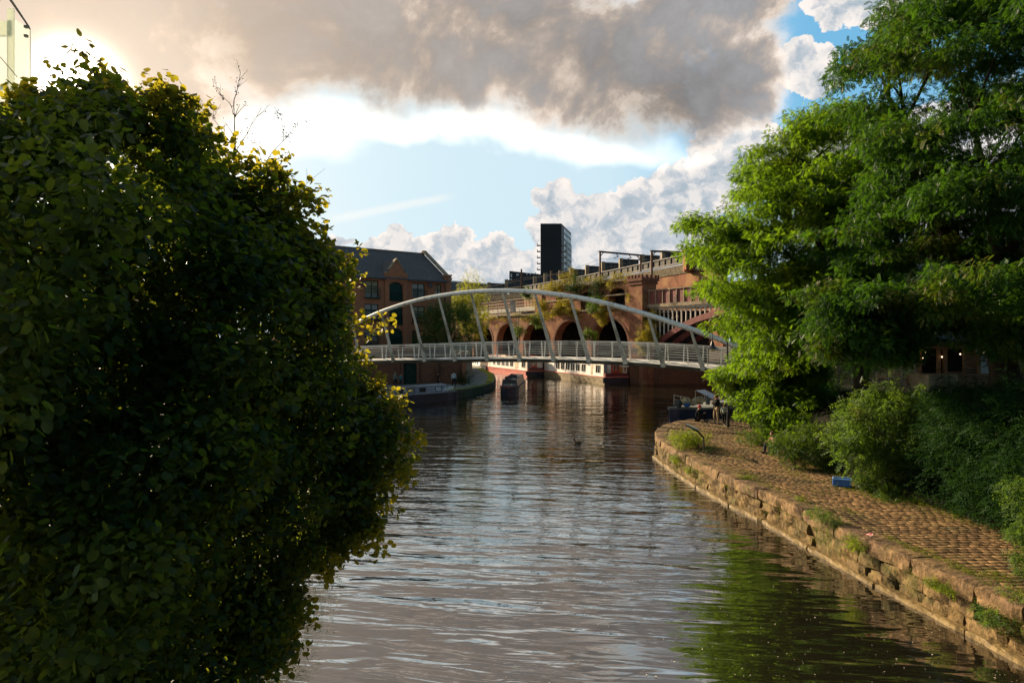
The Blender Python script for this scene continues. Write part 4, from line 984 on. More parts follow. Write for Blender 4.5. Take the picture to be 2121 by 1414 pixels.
MB().tube(ac, .17, 16).build('arch', PAINT, fb, smooth=True)
for (xb, xt, yt) in ((820, 790, 646), (885, 850, 626), (948, 908, 613), (1015, 975, 605), (1082, 1040, 602), (1152, 1107, 605), (1225, 1180, 614), (1300, 1258, 629), (1378, 1342, 652), (1460, 1430, 681), (752, 727, 675), (1545, 1517, 714)):
    top = min(ac, key=lambda q: abs(q.x / q.y - (xt - HX) / F)); s = bside(xb); d = bdir(xb)
    bot = bpt(xb) - s * .30 - Vector((0, 0, .25)); ax = (top - bot).normalized()
    mb = MB(); k = len(mb.v); w = d
    def ring(c, a, b): return [c + w * (i * a / 2) + ax.cross(w).normalized() * (j * b / 2) for i, j in ((-1, -1), (1, -1), (1, 1), (-1, 1))]
    A1, A2 = ring(bot, .34, .14), ring(bot + (top - bot) * .12, .26, .16); A3 = ring(top - ax * .1, .12, .12)
    mb.add(A1 + A2 + A3, [(0, 1, 2, 3), (0, 4, 5, 1), (1, 5, 6, 2), (2, 6, 7, 3), (3, 7, 4, 0), (4, 8, 9, 5), (5, 9, 10, 6), (6, 10, 11, 7), (7, 11, 8, 4), (11, 10, 9, 8)])
    hh = mb.build('hanger', HANG, fb)
    mb = MB(); mb.box(bot + Vector((0, 0, .02)) + d * .02, (.30, .34, .26), bdir(xb).to_track_quat('X', 'Z').to_matrix()); mb.tube([bot + ax * .45 - d * .17, bot + ax * .45 + d * .22], .10, 8); mb.build('bracket', HANG, hh)
mb = MB(); q = bpt(1650); mb.prism([(q.x - 1.2, q.y - .6), (q.x + 8, q.y - 1.5), (q.x + 9, q.y + 4), (q.x - .6, q.y + 4)], -1, q.z - .62)
q = bpt(600); mb.prism([(q.x + .5, q.y - 1), (q.x + 2.5, q.y + 4), (q.x - 6, q.y + 5), (q.x - 6, q.y - 1)], -1, q.z - .62); mb.build('abutment', UNDER, fb)
# ================================================================ BOATS
def frame(A, B):
    A = Vector((A[0], A[1], 0)); B = Vector((B[0], B[1], 0)); x = (B - A).normalized(); y = Vector((-x.y, x.x, 0)); L = (B - A).length
    return A, x, y, L
def xf(mb, fr):
    A, x, y, L = fr; mb.v = [tuple(A + x * v[0] + y * v[1] + Vector((0, 0, v[2]))) for v in mb.v]; return mb
def frac(px, fr):
    A, x, y, L = fr; u = (px - HX) / F; return (A.x - u * A.y) / (u * x.y - x.x)
CREAM = surf('boat_cream', (0.78, 0.72, 0.64), (0.86, 0.81, 0.73), 1.2, 0.4, c3=(0.5, 0.42, 0.32))
REDP = surf('boat_red', (0.38, 0.03, 0.02), (0.5, 0.05, 0.03), 2, 0.35)
REDB = surf('boat_red_band', (0.42, 0.09, 0.07), (0.52, 0.14, 0.10), 2, 0.45)
MAROON = surf('boat_maroon', (0.10, 0.015, 0.02), (0.16, 0.03, 0.03), 2, 0.4)
HULLG = surf('boat_hull_pale', (0.20, 0.155, 0.09), (0.32, 0.25, 0.15), 1.6, 0.6, stretch=(1, 1, 3), c3=(0.14, 0.10, 0.06))
NAVY = surf('boat_navy', (0.012, 0.014, 0.022), (0.022, 0.026, 0.038), 2, 0.35)
GREYB = surf('boat_greyblue', (0.20, 0.22, 0.26), (0.27, 0.29, 0.33), 1.5, 0.3)
CURT = surf('curtain', (0.42, 0.34, 0.24), (0.62, 0.52, 0.38), 2, 0.9)
ORNG = surf('orange_plank', (0.5, 0.2, 0.05), (0.62, 0.32, 0.1), 3, 0.6)
def lofthull(mb, sts, z0, z1, flare=.93):
    """sts: (x, y_near, y_far) stations"""
    vs = []; n = len(sts)
    for (x, a, b) in sts:
        c = (a + b) / 2; vs += [(x, c + (a - c) * flare, z0), (x, a, z1), (x, b, z1), (x, c + (b - c) * flare, z0)]
    fs = [(0, 1, 2, 3), ((n - 1) * 4 + 3, (n - 1) * 4 + 2, (n - 1) * 4 + 1, (n - 1) * 4)]
    for i in range(n - 1):
        for k in range(4): fs.append((i * 4 + k, (i + 1) * 4 + k, (i + 1) * 4 + (k + 1) % 4, i * 4 + (k + 1) % 4))
    mb.add(vs, fs)
def trip_boat(label, A, B, b0, b1, hz, cz, ce, wins, door, box_s, hullm, bandm):
    """long wide trip boat; near side at y=0 from A (far) to B (near end)"""
    fr = frame(A, B); _, X, Yv, L = fr
    g = thing('trip_boat', label, 'boat', tuple(fr[0] + X * L / 2), 'trip boats moored along the viaduct')
    W = lambda x: b0 + (b1 - b0) * x / L
    mb = MB(); lofthull(mb, [(-1.6, W(0) * .4, W(0) * .6), (-.6, .18, W(0) - .1), (0, 0, W(0)), (L, 0, b1), (L + .25, .15, b1 - .15)], -.3, hz - .13); xf(mb, fr).build('hull', hullm, g)
    mb = MB(); lofthull(mb, [(-1.65, W(0) * .4, W(0) * .6), (-.62, .14, W(0) - .06), (0, -.05, W(0) + .05), (L, -.05, b1 + .05), (L + .3, .1, b1 - .1)], hz - .128, hz, 1); xf(mb, fr).build('rubbing_band', bandm, g)
    mb = MB(); mb.add([(L + .02, -.02, -.3), (L + .27, .13, -.3), (L + .29, .13, hz - .13), (L + .03, -.04, hz - .13), (L + .27, b1 - .13, -.3), (L + .29, b1 - .13, hz - .13)], [(0, 1, 2, 3), (1, 4, 5, 2)]); xf(mb, fr).build('transom', NAVY, g)
    ce_ = frac(ce, fr)                                      # cabin end
    mb = MB(); mb.mi = []
    def cab(x0, x1, z1, y0=.12, mbx=None, tum=.1, far=None):
        m_ = mbx; f0 = (W(x0) - .12) if far is None else far; f1 = (W(x1) - .12) if far is None else far
        m_.add([(x0, y0, hz), (x1, y0, hz), (x1, f1, hz), (x0, f0, hz), (x0, y0 + tum, z1), (x1, y0 + tum, z1), (x1, f1 - tum, z1), (x0, f0 - tum, z1)], [(3, 2, 1, 0), (4, 5, 6, 7), (0, 1, 5, 4), (1, 2, 6, 5), (2, 3, 7, 6), (3, 0, 4, 7)])
    cab(.1, ce_, cz, mbx=mb); cb = xf(mb, fr).build('cabin', CREAM, g)
    mb = MB(); lofthull(mb, [(0, .16, W(0) - .16), (ce_ + .15, .16, W(ce_) - .16)], cz + .003, cz + .08, 1.0); xf(mb, fr).build('roof', surf('boat_roof', (.45, .30, .25), (.6, .42, .36), 2, .5) if 'boat_roof' not in MATS else MATS['boat_roof'], g)
    for (xa, xb) in wins:
        a, b = frac(xa, fr), frac(xb, fr); zt_, zb_ = cz - .28, hz + .42
        t0 = .12 + .1 * (zb_ - hz) / (cz - hz) - .03; t1 = .12 + .1 * (zt_ - hz) / (cz - hz) - .03
        m1 = MB(); e = .05
        for q in ([(a, zb_), (b, zb_)], [(b, zb_), (b, zt_)], [(b, zt_), (a, zt_)], [(a, zt_), (a, zb_)], [((a + b) / 2, zb_), ((a + b) / 2, zt_)]):
            f = lambda p: Vector((p[0], t0 + (t1 - t0) * (p[1] - zb_) / (zt_ - zb_), p[1])); m1.bar(f(q[0]), f(q[1]), .05, .05)
        w = xf(m1, fr).build('window', CREAM, g)
        m1 = MB(); m1.add([(a, t0 + .012, zb_), (b, t0 + .012, zb_), (b, t1 + .012, zt_), (a, t1 + .012, zt_)], [(0, 1, 2, 3)]); xf(m1, fr).build('pane', GLASS, w)
    if door:
        a, b = frac(door[0], fr), frac(door[1], fr); m1 = MB(); m1.add([(a, .10, hz + .1), (b, .10, hz + .1), (b, .19, cz - .2), (a, .19, cz - .2)], [(0, 1, 2, 3)]); xf(m1, fr).build('side_door', CURT, g)
    # stern: maroon bulwark, red wheelhouse, boards and white frame spread across the end
    mb = MB(); y = .12
    mb.box((ce_ + (L - ce_) * .5, b1 * .5, hz + .22), (L - ce_, b1 - .3, .44)); xf(mb, fr).build('stern_bulwark', MAROON, g)
    (ya, yb) = box_s; x0 = L - 1.15
    mb = MB(); mb.box((x0 + .3, (ya + yb) / 2 * b1, (hz + cz) / 2 + .2), (1.2, (yb - ya) * b1, cz - hz + .5)); wh = xf(mb, fr).build('wheelhouse', REDP, g)
    for k in (0.28, .68):
        yc = (ya + (yb - ya) * k) * b1; mb = MB(); mb.box((x0 + .93, yc, hz + 1.15), (.05, .28, .75)); w = xf(mb, fr).build('window', CURT, wh)
        mb = MB(); mb.box((x0 + .965, yc, hz + 1.15), (.03, .18, .64)); xf(mb, fr).build('pane', GLASS, w)
    mb = MB(); z = hz + .45
    for k in range(5): mb.box((L - .5, (yb + .03) * b1 + .12 + k * .16, z + .4), (.05, .14, .95))
    xf(mb, fr).build('boards', ORNG, g)
    mb = MB(); yy = b1 * .82
    for (p, q) in (((L - .2, yy, z), (L - .2, yy, z + .8)), ((L - .2, b1 - .15, z), (L - .2, b1 - .15, z + .8)), ((L - .2, yy, z + .8), (L - .2, b1 - .15, z + .8)), ((L - .2, yy, z), (L - .2, b1 - .15, z))): mb.bar(p, q, .07)
    mb.box((L - .4, yy + .3, z + .88), (.7, .9, .12)); xf(mb, fr).build('stern_rail', CREAM, g)
    mb = MB(); mb.box((ce_ - .05 + .1, .42, (hz + cz) / 2), (.06, .55, cz - hz - .1)); xf(mb, fr).build('bulkhead', surf('grey_panel', (.22, .2, .2), (.3, .28, .27), 5, .6) if 'grey_panel' not in MATS else MATS['grey_panel'], g)
    # roof clutter
    mb = MB()
    for (fx, ln, m_) in ((.3, 2.6, 0), (.55, 2.2, 0), (.62, 1.2, 0), (.78, 1.0, 0)):
        mb.box((L * fx, W(L * fx) * .5 + random.uniform(-.3, .3), cz + .17), (ln, .45, .16), taper=.8)
    xf(mb, fr).build('roof_planks', ORNG, g)
    mb = MB()
    for xx in (-.1, L + .05):
        mb.tube([(xx, -.14, .25), (xx, -.14, .95)], .13, 8); mb.tube([(xx, -.12, .9), (xx, .1, hz + .1)], .02, 4)
    xf(mb, fr).build('fender', IRON, g)
    mb = MB(); mb.tube([(.3, .15, cz + .1), (.3, .15, cz + .5)], .02, 5)
    for k in range(6): mb.tube([(1 + k * (ce_ - 2) / 5, .3, cz + .08), (1 + k * (ce_ - 2) / 5, .3, cz + .26)], .015, 4)
    mb.tube([(1, .3, cz + .26), (ce_ - 1, .3, cz + .26)], .018, 5); xf(mb, fr).build('hand_rail', CREAM, g)
    return g
trip_boat('cream trip boat nearer the brick turret, with pale hull and red stern wheelhouse', (5.1, 111.2), (12.35, 91.2), 2.3, 3.6, 1.1, 2.85, 1248,
          [(1149.5, 1157), (1160, 1167), (1170, 1178), (1180.5, 1188), (1191, 1199), (1202.5, 1210.5), (1232, 1241)], (1221.5, 1226), (.36, .66), HULLG, REDB)
trip_boat('cream trip boat with red hull, farther along the viaduct', (-4.75, 130.5), (2.45, 110.2), 2.3, 2.9, 1.05, 3.0, 1090,
          [(1020, 1024), (1028, 1034), (1037.5, 1043.5), (1046, 1051.5), (1055, 1061), (1079, 1086)], (1065, 1072), (.3, .62), REDB, REDB)
def narrowboat(label, A, B, beam, hz, cz, hullm, cabm, bow=2.6, stern=1.6, wins=(), roofm=None, group='narrowboats'):
    """A stern, B bow, both on the near (right hand) side; hull lies to the left of A->B"""
    fr = frame(A, B); L = fr[3]; g = thing('narrowboat', label, 'boat', tuple(fr[0] + fr[1] * L / 2), group)
    mb = MB(); b = beam
    lofthull(mb, [(0, b * .3, b * .7), (.35, b * .08, b * .92), (1.0, 0, b), (L - bow, 0, b), (L - bow * .55, b * .12, b * .88), (L - bow * .2, b * .33, b * .67), (L, b * .48, b * .52)], -.4, hz, .96)
    xf(mb, fr).build('hull', hullm, g)
    mb = MB(); lofthull(mb, [(0, b * .28, b * .72), (.35, b * .06, b * .94), (1.0, -.03, b + .03), (L - bow, -.03, b + .03), (L - bow * .55, b * .1, b * .9), (L - bow * .2, b * .31, b * .69), (L + .04, b * .46, b * .54)], hz + .001, hz + .07, 1); xf(mb, fr).build('gunwale', IRON, g)
    x0, x1 = stern, L - bow * .95; mb = MB()
    mb.add([(x0, .14, hz + .06), (x1, .14, hz + .06), (x1, b - .14, hz + .06), (x0, b - .14, hz + .06), (x0, .26, cz), (x1 - .12, .26, cz), (x1 - .12, b - .26, cz), (x0, b - .26, cz)], [(3, 2, 1, 0), (4, 5, 6, 7), (0, 1, 5, 4), (1, 2, 6, 5), (2, 3, 7, 6), (3, 0, 4, 7)])
    xf(mb, fr).build('cabin', cabm, g)
    mb = MB(); mb.add([(x0 - .05, .22, cz + .002), (x1, .22, cz + .002), (x1, b / 2, cz + .09), (x0 - .05, b / 2, cz + .09), (x0 - .05, b - .22, cz + .002), (x1, b - .22, cz + .002)], [(0, 1, 2, 3), (3, 2, 5, 4), (0, 3, 4), (1, 5, 2)]); xf(mb, fr).build('roof', roofm or cabm, g)
    mb = MB()
    for yy in (.3, b - .3):
        mb.tube([(x0 + .2, yy, cz + .1), (x1 - .3, yy, cz + .1)], .022, 5)
    xf(mb, fr).build('roof_rail', IRON, g)
    for (a, c, mat_) in wins:
        z0_, z1_ = hz + .30, cz - .17; f = lambda x, z: Vector((x, .14 + .12 * (z - hz - .06) / (cz - hz - .06) - .02, z))
        m1 = MB()
        for p, q in (((a, z0_), (c, z0_)), ((c, z0_), (c, z1_)), ((c, z1_), (a, z1_)), ((a, z1_), (a, z0_)), ((a, z1_ - .17), (c, z1_ - .17))): m1.bar(f(*p), f(*q), .045, .045)
        w = xf(m1, fr).build('window', IRON, g); m1 = MB(); e = Vector((0, .008, 0)); m1.add([f(a, z0_) + e, f(c, z0_) + e, f(c, z1_) + e, f(a, z1_) + e], [(0, 1, 2, 3)]); xf(m1, fr).build('pane', mat_, w)
    return g, fr, x0, x1
PANE1 = surf('window_blind', (0.42, 0.36, 0.27), (0.5, 0.44, 0.34), 2, .5); PANE2 = surf('window_white', (.55, .62, .64), (.68, .74, .75), 2, .4)
fr0 = frame((-16.6, 55.9), (-4.75, 68.75))
WN = [(frac(848, fr0), frac(861, fr0), PANE1), (frac(872, fr0), frac(884, fr0), GLASS), (frac(905, fr0), frac(917, fr0), PANE2), (frac(800, fr0), frac(812, fr0), GLASS), (frac(826, fr0), frac(837, fr0), GLASS)]
g, fr, x0, x1 = narrowboat('dark grey narrowboat with pale script lettering on its cabin, moored before the retaining wall', (-16.6, 55.9), (-4.75, 68.75), 2.1, .78, 1.62, NAVY, GREYB, bow=2.3, wins=WN, roofm=surf('grey_roof', (.3, .33, .35), (.38, .42, .44), 2, .5))
# lettering on the cabin side
cu = bpy.data.curves.new('lettering', 'FONT'); cu.body = 'oloskey'; cu.size = .62; cu.shear = .35; cu.extrude = .004; cu.offset = .006; cu.space_character = .9
tmp = bpy.data.objects.new('tmp', cu); COL.objects.link(tmp); dg = bpy.context.evaluated_depsgraph_get(); me = bpy.data.meshes.new_from_object(tmp.evaluated_get(dg)); bpy.data.objects.remove(tmp); bpy.data.curves.remove(cu)
sx = frac(919, fr); wd_ = max(v.co.x for v in me.vertices); k_ = (frac(944, fr) - sx) / wd_; ang = R(9)
for v in me.vertices:
    x, y = v.co.x * k_, v.co.y * k_; x, y = x * math.cos(ang) - y * math.sin(ang), x * math.sin(ang) + y * math.cos(ang)
    zz_ = .98 + y; yy_ = .14 + .12 * (zz_ - .84) / .78 - .012; v.co = fr[0] + fr[1] * (sx + x) + fr[2] * (yy_ - v.co.z) + Vector((0, 0, zz_))
me.materials.clear(); LETT = surf('lettering_paint', (.7, .7, .64), (.8, .78, .72), 4, .5)
finish(me, 'lettering', LETT, g)
mb = MB(); pr = None
for i in range(9):
    u = i / 8; q = Vector((sx + (frac(944, fr) - sx) * (.35 + .65 * u), .125, .93 + .12 * math.sin(math.pi * (.2 + .6 * u)) + .02)); mb.tube([pr, q], .014, 5) if pr else None; pr = q
xf(mb, fr).build('swash', LETT, g)
# small dark narrowboat seen bow on
narrowboat('small black narrowboat seen bow on beside the cobbled point', (-.2, 86), (-1.4, 71.0), 2.0, .95, 1.75, NAVY, NAVY, bow=1.8, wins=[])
sb = [o for o in COL.objects if o.name.startswith('narrowboat.')][0]
frs = frame((-.2, 86), (-1.4, 71.0)); mb = MB()
mb.add([(13.35, .3, 1.05), (13.35, 1.7, 1.05), (13.22, 1.6, 1.62), (13.22, .4, 1.62)], [(0, 1, 2, 3)]); xf(mb, frs).build('front_window', GLASS, sb)
mb = MB(); lofthull(mb, [(12.9, -.05, 2.05), (14.0, .3, 1.7), (15.05, .94, 1.06)], 1.03, 1.14, 1); xf(mb, frs).build('bow_band', MAROON, sb)
mb = MB()
for k in range(7): mb.box((12.4 - k * .8, random.uniform(.6, 1.4), 1.95), (.4, .5, random.uniform(.2, .45)), taper=.7)
mb.tube([(12.8, 1, 1.8), (12.8, 1, 2.25)], .03, 5); xf(mb, frs).build('roof_clutter', IRON, sb)
# two more pale boats at the far left end of the quay
for i, (A, B, lab) in enumerate((((-6.6, 148), (-3.6, 137.5), 'distant white narrowboat tied up left of the red hulled trip boat'), ((-9.0, 143), (-5.9, 131.5), 'distant cream narrowboat nearest the towpath end'))):
    narrowboat(lab, A, B, 2.0, .9, 1.8, CREAM if i else HULLG, CREAM, bow=2, wins=[(3, 3.8, GLASS), (5, 5.8, GLASS), (7, 7.8, GLASS)])
# blue river cruiser behind the quay head
BLUEH = surf('cruiser_blue', (0.012, 0.02, 0.05), (0.02, 0.035, 0.08), 2, .3); DECKG = surf('cruiser_deck', (.13, .15, .15), (.2, .22, .215), 3, .6)
cr = thing('river_cruiser', 'dark blue river cruiser cluttered with bundles and a tilted solar panel behind the quay head', 'boat', (13.5, 48, 0)); Yb = 46.6
frc = frame((17.4, 48.3), (11.2, 46.4))
mb = MB(); lofthull(mb, [(0, -.0, -2.2), (3.0, 0.1, -2.3), (4.6, -.15, -2.0), (5.8, -.7, -1.5), (6.4, -1.0, -1.2)], -.3, 1.2, .85); xf(mb, frc)
mb.build('hull', BLUEH, cr)
mb = MB(); lofthull(mb, [(0, .03, -2.23), (3.0, .13, -2.33), (4.6, -.12, -2.03), (5.8, -.67, -1.53), (6.5, -1.0, -1.2)], 1.202, 1.34, 1); xf(mb, frc).build('deck', DECKG, cr)
mb = MB(); lofthull(mb, [(0, -.3, -2.0), (2.6, -.3, -2.0), (3.3, -.5, -1.8)], 1.345, 1.62, .97); xf(mb, frc).build('cabin_top', DECKG, cr)
mb = MB()
for (p, q) in (((1396, 817), (1396, 838)), ((1396, 818), (1428, 824)), ((1428, 824), (1428, 838)), ((1410, 821), (1410, 838)), ((1440, 823), (1455, 821)), ((1440, 823), (1440, 836)), ((1455, 821), (1456, 836)), ((1396, 827), (1428, 831)), ((1490, 821), (1515, 820)), ((1490, 821), (1490, 834))):
    mb.bar(P(p[0], p[1], Yb + .4), P(q[0], q[1], Yb + .4), .035)
mb.build('guard_rail', RAILM, cr)
c4 = [P(1441, 808, 48.2), P(1460, 806.5, 49.2), P(1482, 817.5, 48.6), P(1476, 826, 47.4)]; nn = (c4[1] - c4[0]).cross(c4[3] - c4[0]).normalized()
sp4 = thing('solar_panel', 'dark solar panel tilted on the cruiser roof behind the standing man', 'solar panel', tuple(c4[3]))
MB().slab(c4, nn, .05).build('panel', surf('solar_cells', (.05, .055, .06), (.09, .095, .1), 8, .25), sp4)
mb = MB(); mb.bar(c4[3] - Vector((0, 0, .3)), c4[1] - Vector((0, 0, .75)), .05); mb.bar(c4[1] - Vector((0, 0, .75)), c4[1], .05); mb.bar(c4[0] - Vector((0, 0, .75)), c4[0], .05); mb.build('stand', IRON, sp4)
BUND = surf('canvas_bundle', (.45, .33, .17), (.62, .52, .34), 5, .9, .03); BLUET = surf('blue_tarp', (.02, .09, .3), (.03, .13, .4), 3, .5)
for (x, y, sx_, sz_, m_, lab, nm) in ((1421, 832, .38, .26, BUND, 'yellowish canvas bundle on the cruiser foredeck, left one', 'canvas_bundle'), (1434, 834, .3, .2, CURT, 'pale canvas bundle in the middle of the cruiser foredeck', 'canvas_bundle'), (1448, 829, .55, .17, BUND, 'long pale rolled canvas along the cruiser cabin', 'canvas_bundle'), (1423, 838.5, .22, .14, BLUET, 'small bright blue bag at the cruiser deck edge', 'bag'), (1406, 836, .22, .3, IRON, 'dark bag at the cruiser bow rail', 'bag')):
    mb = MB(); mb.ball(P(x, y, Yb + (.9 if nm == 'canvas_bundle' else .3)), 1, 14, 9, (sx_, .3, sz_)); o = mb.build(nm, m_, smooth=True, label=lab, cat='bundle' if nm == 'canvas_bundle' else 'bag')
    me = o.data
    for v in me.vertices: v.co *= 1 + .16 * math.sin(v.co.x * 17 + v.co.y * 13) * math.cos(v.co.z * 19)
mb = MB(); mb.box(P(1466, 830, Yb + .3), (.22, .3, .5)); mb.tube([P(1466, 826, Yb + .3), P(1466, 818, Yb + .3)], .04, 6); mb.build('deck_vent', DECKG, cr)
# tarp-covered dinghy by the quay corner
dn = thing('dinghy', 'small dark blue covered dinghy tied at the quay corner', 'boat', (7.6, 38.6, 0)); frd = frame((10.2, 41.3), (7.7, 37.7))
mb = MB(); lofthull(mb, [(0, -.1, 1.1), (2.6, -.1, 1.1), (3.6, .2, .8), (4.3, .46, .54)], -.1, .5, .8); xf(mb, frd).build('hull', BLUEH, dn)
mb = MB(); lofthull(mb, [(0, -.12, 1.12), (2.6, -.12, 1.12), (3.6, .18, .82), (4.35, .44, .56)], .502, .56, 1.0); mb.add([(0, -.1, .56), (2.6, -.1, .56), (2.6, 1.1, .56), (0, 1.1, .56), (.2, .5, .86), (2.5, .5, .9), (4.2, .5, .6)], [(0, 1, 5, 4), (3, 4, 5, 2), (0, 4, 3), (1, 6, 5), (2, 5, 6)]); xf(mb, frd).build('cover', BLUET if 0 else NAVY, dn)
# ================================================================ STREET LAMP, INFO BOARD, CRATE, LITTER
sl = thing('street_lamp', 'black swan-neck street lamp with bell shade on the quay beside the child', 'street lamp', tuple(G(1508, 884, 1.0)))
q = G(1508, 884, 1.0); Yq = q.y; top = P(1506, 668, Yq); BLK = surf('black_paint', (.008, .008, .01), (.016, .017, .02), 3, .35)
mb = MB(); mb.tube([q, q + Vector((0, 0, .9)), q + Vector((0, 0, .95)), top], [.09, .085, .05, .04], 10)
arc = [top + Vector((-.42 + .42 * math.cos(th), 0, .42 * math.sin(th))) for th in np.linspace(0, math.pi, 10)]; mb.tube(arc, .028, 8); mb.build('post', BLK, sl)
e = arc[-1]; s0_ = P(1484.5, 722, Yq); s0_ = Vector((e.x, e.y, s0_.z))
mb = MB(); mb.tube([e, Vector((e.x, e.y, s0_.z + .42))], .022, 6); mb.lathe(s0_, [(.33, 0), (.33, .02), (.20, .12), (.12, .2), (.09, .32), (.06, .42), (.02, .45)], 18); mb.build('lamp_shade', BLK, sl, smooth=False)
mb = MB(); mb.ball(s0_ + Vector((0, 0, -.02)), .17, 12, 8, (1, 1, .8)); mb.build('globe', surf('frosted_globe', (.55, .45, .3), (.6, .5, .36), 2, .15), sl, smooth=True)
ib2 = thing('information_board', 'slanted information board on a bent dark steel leg among the weeds', 'information board', tuple(G(1458, 935, 1.0)))
Yi = G(1458, 935, 1.0).y; lp_ = [P(1458, 930, Yi), P(1457, 905, Yi), P(1447, 895, Yi - .1), P(1424, 881, Yi - .2)]
mb = MB(); [mb.bar(a, b, .09, .05) for a, b in zip(lp_[:-1], lp_[1:])]; mb.build('leg', BLK, ib2)
a, b = P(1419, 879.5, Yi - .2), P(1447, 893, Yi - .1); w = Vector((.25, .85, 0)); mb = MB(); n = (b - a).cross(w).normalized(); n = n if n.z > 0 else -n
mb.slab([a - w * .1, b - w * .1, b + w * .55, a + w * .55], n, .035); pb_ = mb.build('panel', BLK, ib2)
mb = MB(); a2, b2 = a.lerp(b, .06) + n * .037, a.lerp(b, .94) + n * .037; mb.slab([a2, b2, b2 + w * .5, a2 + w * .5], n, .004); mb.build('printed_sheet', surf('printed_sheet', (.35, .33, .3), (.6, .58, .52), 9, .25), pb_)
BLUEC = surf('blue_plastic', (.03, .13, .42), (.05, .18, .52), 3, .4)
cq = G(1744, 1006, .98); cr_ = thing('crate', 'bright blue plastic crate on the sett path at the foot of the bushes', 'crate', tuple(cq), rz=R(-24))
M = Matrix.Translation(cq) @ Matrix.Rotation(R(-24), 4, 'Z')
mb = MB(); w_, d_, h_ = .56, .38, .26
for (x, y, sx_, sy_) in ((0, -d_ / 2, w_, .015), (0, d_ / 2, w_, .015), (-w_ / 2, 0, .015, d_ - .015), (w_ / 2, 0, .015, d_ - .015)):
    mb.box((x, y, h_ / 2), (sx_, sy_, h_ - .02))
mb.box((0, 0, .015), (w_ - .02, d_ - .02, .02)); mb.box((0, 0, h_ - .035), (w_ - .03, d_ - .03, .012))
for k in range(1, 4): mb.box((0, -d_ / 2 - .01, h_ * k / 4), (w_ + .01, .012, .02)); mb.box((0, d_ / 2 + .01, h_ * k / 4), (w_ + .01, .012, .02)); mb.box((-w_ / 2 - .01, 0, h_ * k / 4), (.012, d_, .02)); mb.box((w_ / 2 + .01, 0, h_ * k / 4), (.012, d_, .02))
mb.v = [tuple(M @ Vector(v)) for v in mb.v]; mb.build('body', BLUEC, cr_)
mb = MB()
for (x, y, sx_, sy_) in ((0, -d_ / 2, w_ + .03, .03), (0, d_ / 2, w_ + .03, .03), (-w_ / 2, 0, .03, d_), (w_ / 2, 0, .03, d_)): mb.box((x, y, h_ + .002), (sx_, sy_, .022))
mb.v = [tuple(M @ Vector(v)) for v in mb.v]; mb.build('rim', surf('pale_blue', (.2, .4, .7), (.3, .5, .8), 4, .4), cr_)
# litter: red and white crumpled wrapper, white stick, plank in the shade
def crumple(name, c, r, mat, label, cat, n=9, flat=.4):
    V = []; bm = bmesh.new(); bmesh.ops.create_grid(bm, x_segments=n, y_segments=n, size=r)
    for v in bm.verts: v.co += Vector((random.uniform(-.3, .3) * r * .3, random.uniform(-.3, .3) * r * .3, random.uniform(0, flat) * r)); v.co.z += abs(v.co.x) * .4
    me = bpy.data.meshes.new(name); bm.to_mesh(me); bm.free(); me.transform(Matrix.Translation(c)); return finish(me, name, mat, label=label, cat=cat)
crumple('wrapper', G(1798, 1110, 1.05), .10, surf('red_wrapper', (.5, .05, .05), (.75, .5, .45), 14, .4, lo=.48, hi=.52), 'crumpled red and white wrapper caught on the quay coping', 'litter')
mb = MB(); a = P(2088, 1338, 13.35); mb.tube([a, P(2089, 1318, 13.3), P(2090, 1300, 13.28)], [.05, .045, .03], 7); mb.tube([P(2077, 1322, 13.3), P(2083, 1310, 13.28), P(2090, 1299, 13.27)], .013, 5)
mb.build('driftwood', surf('bleached_wood', (.45, .33, .2), (.62, .5, .36), 6, .8), label='pale stump of driftwood leaning on the quay wall at the water edge', cat='driftwood')
mb = MB(); a = P(2058, 1032, 20.2); b = P(2094, 1040, 19.6); mb.slab([a, b, b + Vector((.0, .25, 0)), a + Vector((0, .25, 0))], (0, 0, 1), .04)
mb.bar(a - Vector((-.1, 0, 1.0)), a + Vector((.1, .1, 0)), .06); mb.bar(b - Vector((.1, 0, .9)), b + Vector((-.1, .1, 0)), .06); mb.build('wooden_bench', WOOD, label='small weathered wooden bench in the deep shade beyond the path', cat='bench')
for (x, y, lab) in ((1553, 882, 'short rusty bollard post in the bushes beside the people'),):
    q = G(x, y, 1.0); mb = MB(); mb.lathe(q, [(.11, 0), (.11, .1), (.09, .12), (.085, .78), (.11, .8), (.10, .88), (.03, .92)], 12); mb.build('bollard', RUST, label=lab, cat='bollard')
# duck on the water
dk = G(1197, 918, 0); mb = MB(); mb.ball(dk + Vector((0, 0, .04)), .13, 12, 8, (1.6, .9, .8)); mb.tube([dk + Vector((-.15, 0, .08)), dk + Vector((-.2, 0, .18)), dk + Vector((-.21, 0, .24))], [.06, .04, .05], 8); mb.ball(dk + Vector((-.22, 0, .25)), .05, 8, 6, (1.2, .9, 1)); mb.tube([dk + Vector((-.27, 0, .245)), dk + Vector((-.33, 0, .235))], [.022, .012], 6); mb.tube([dk + Vector((.18, 0, .08)), dk + Vector((.28, 0, .12))], [.05, .01], 6)
mb.build('duck', surf('duck_feathers', (.05, .035, .025), (.12, .09, .06), 20, .7), smooth=True, label='dark duck swimming in the middle of the canal', cat='duck')
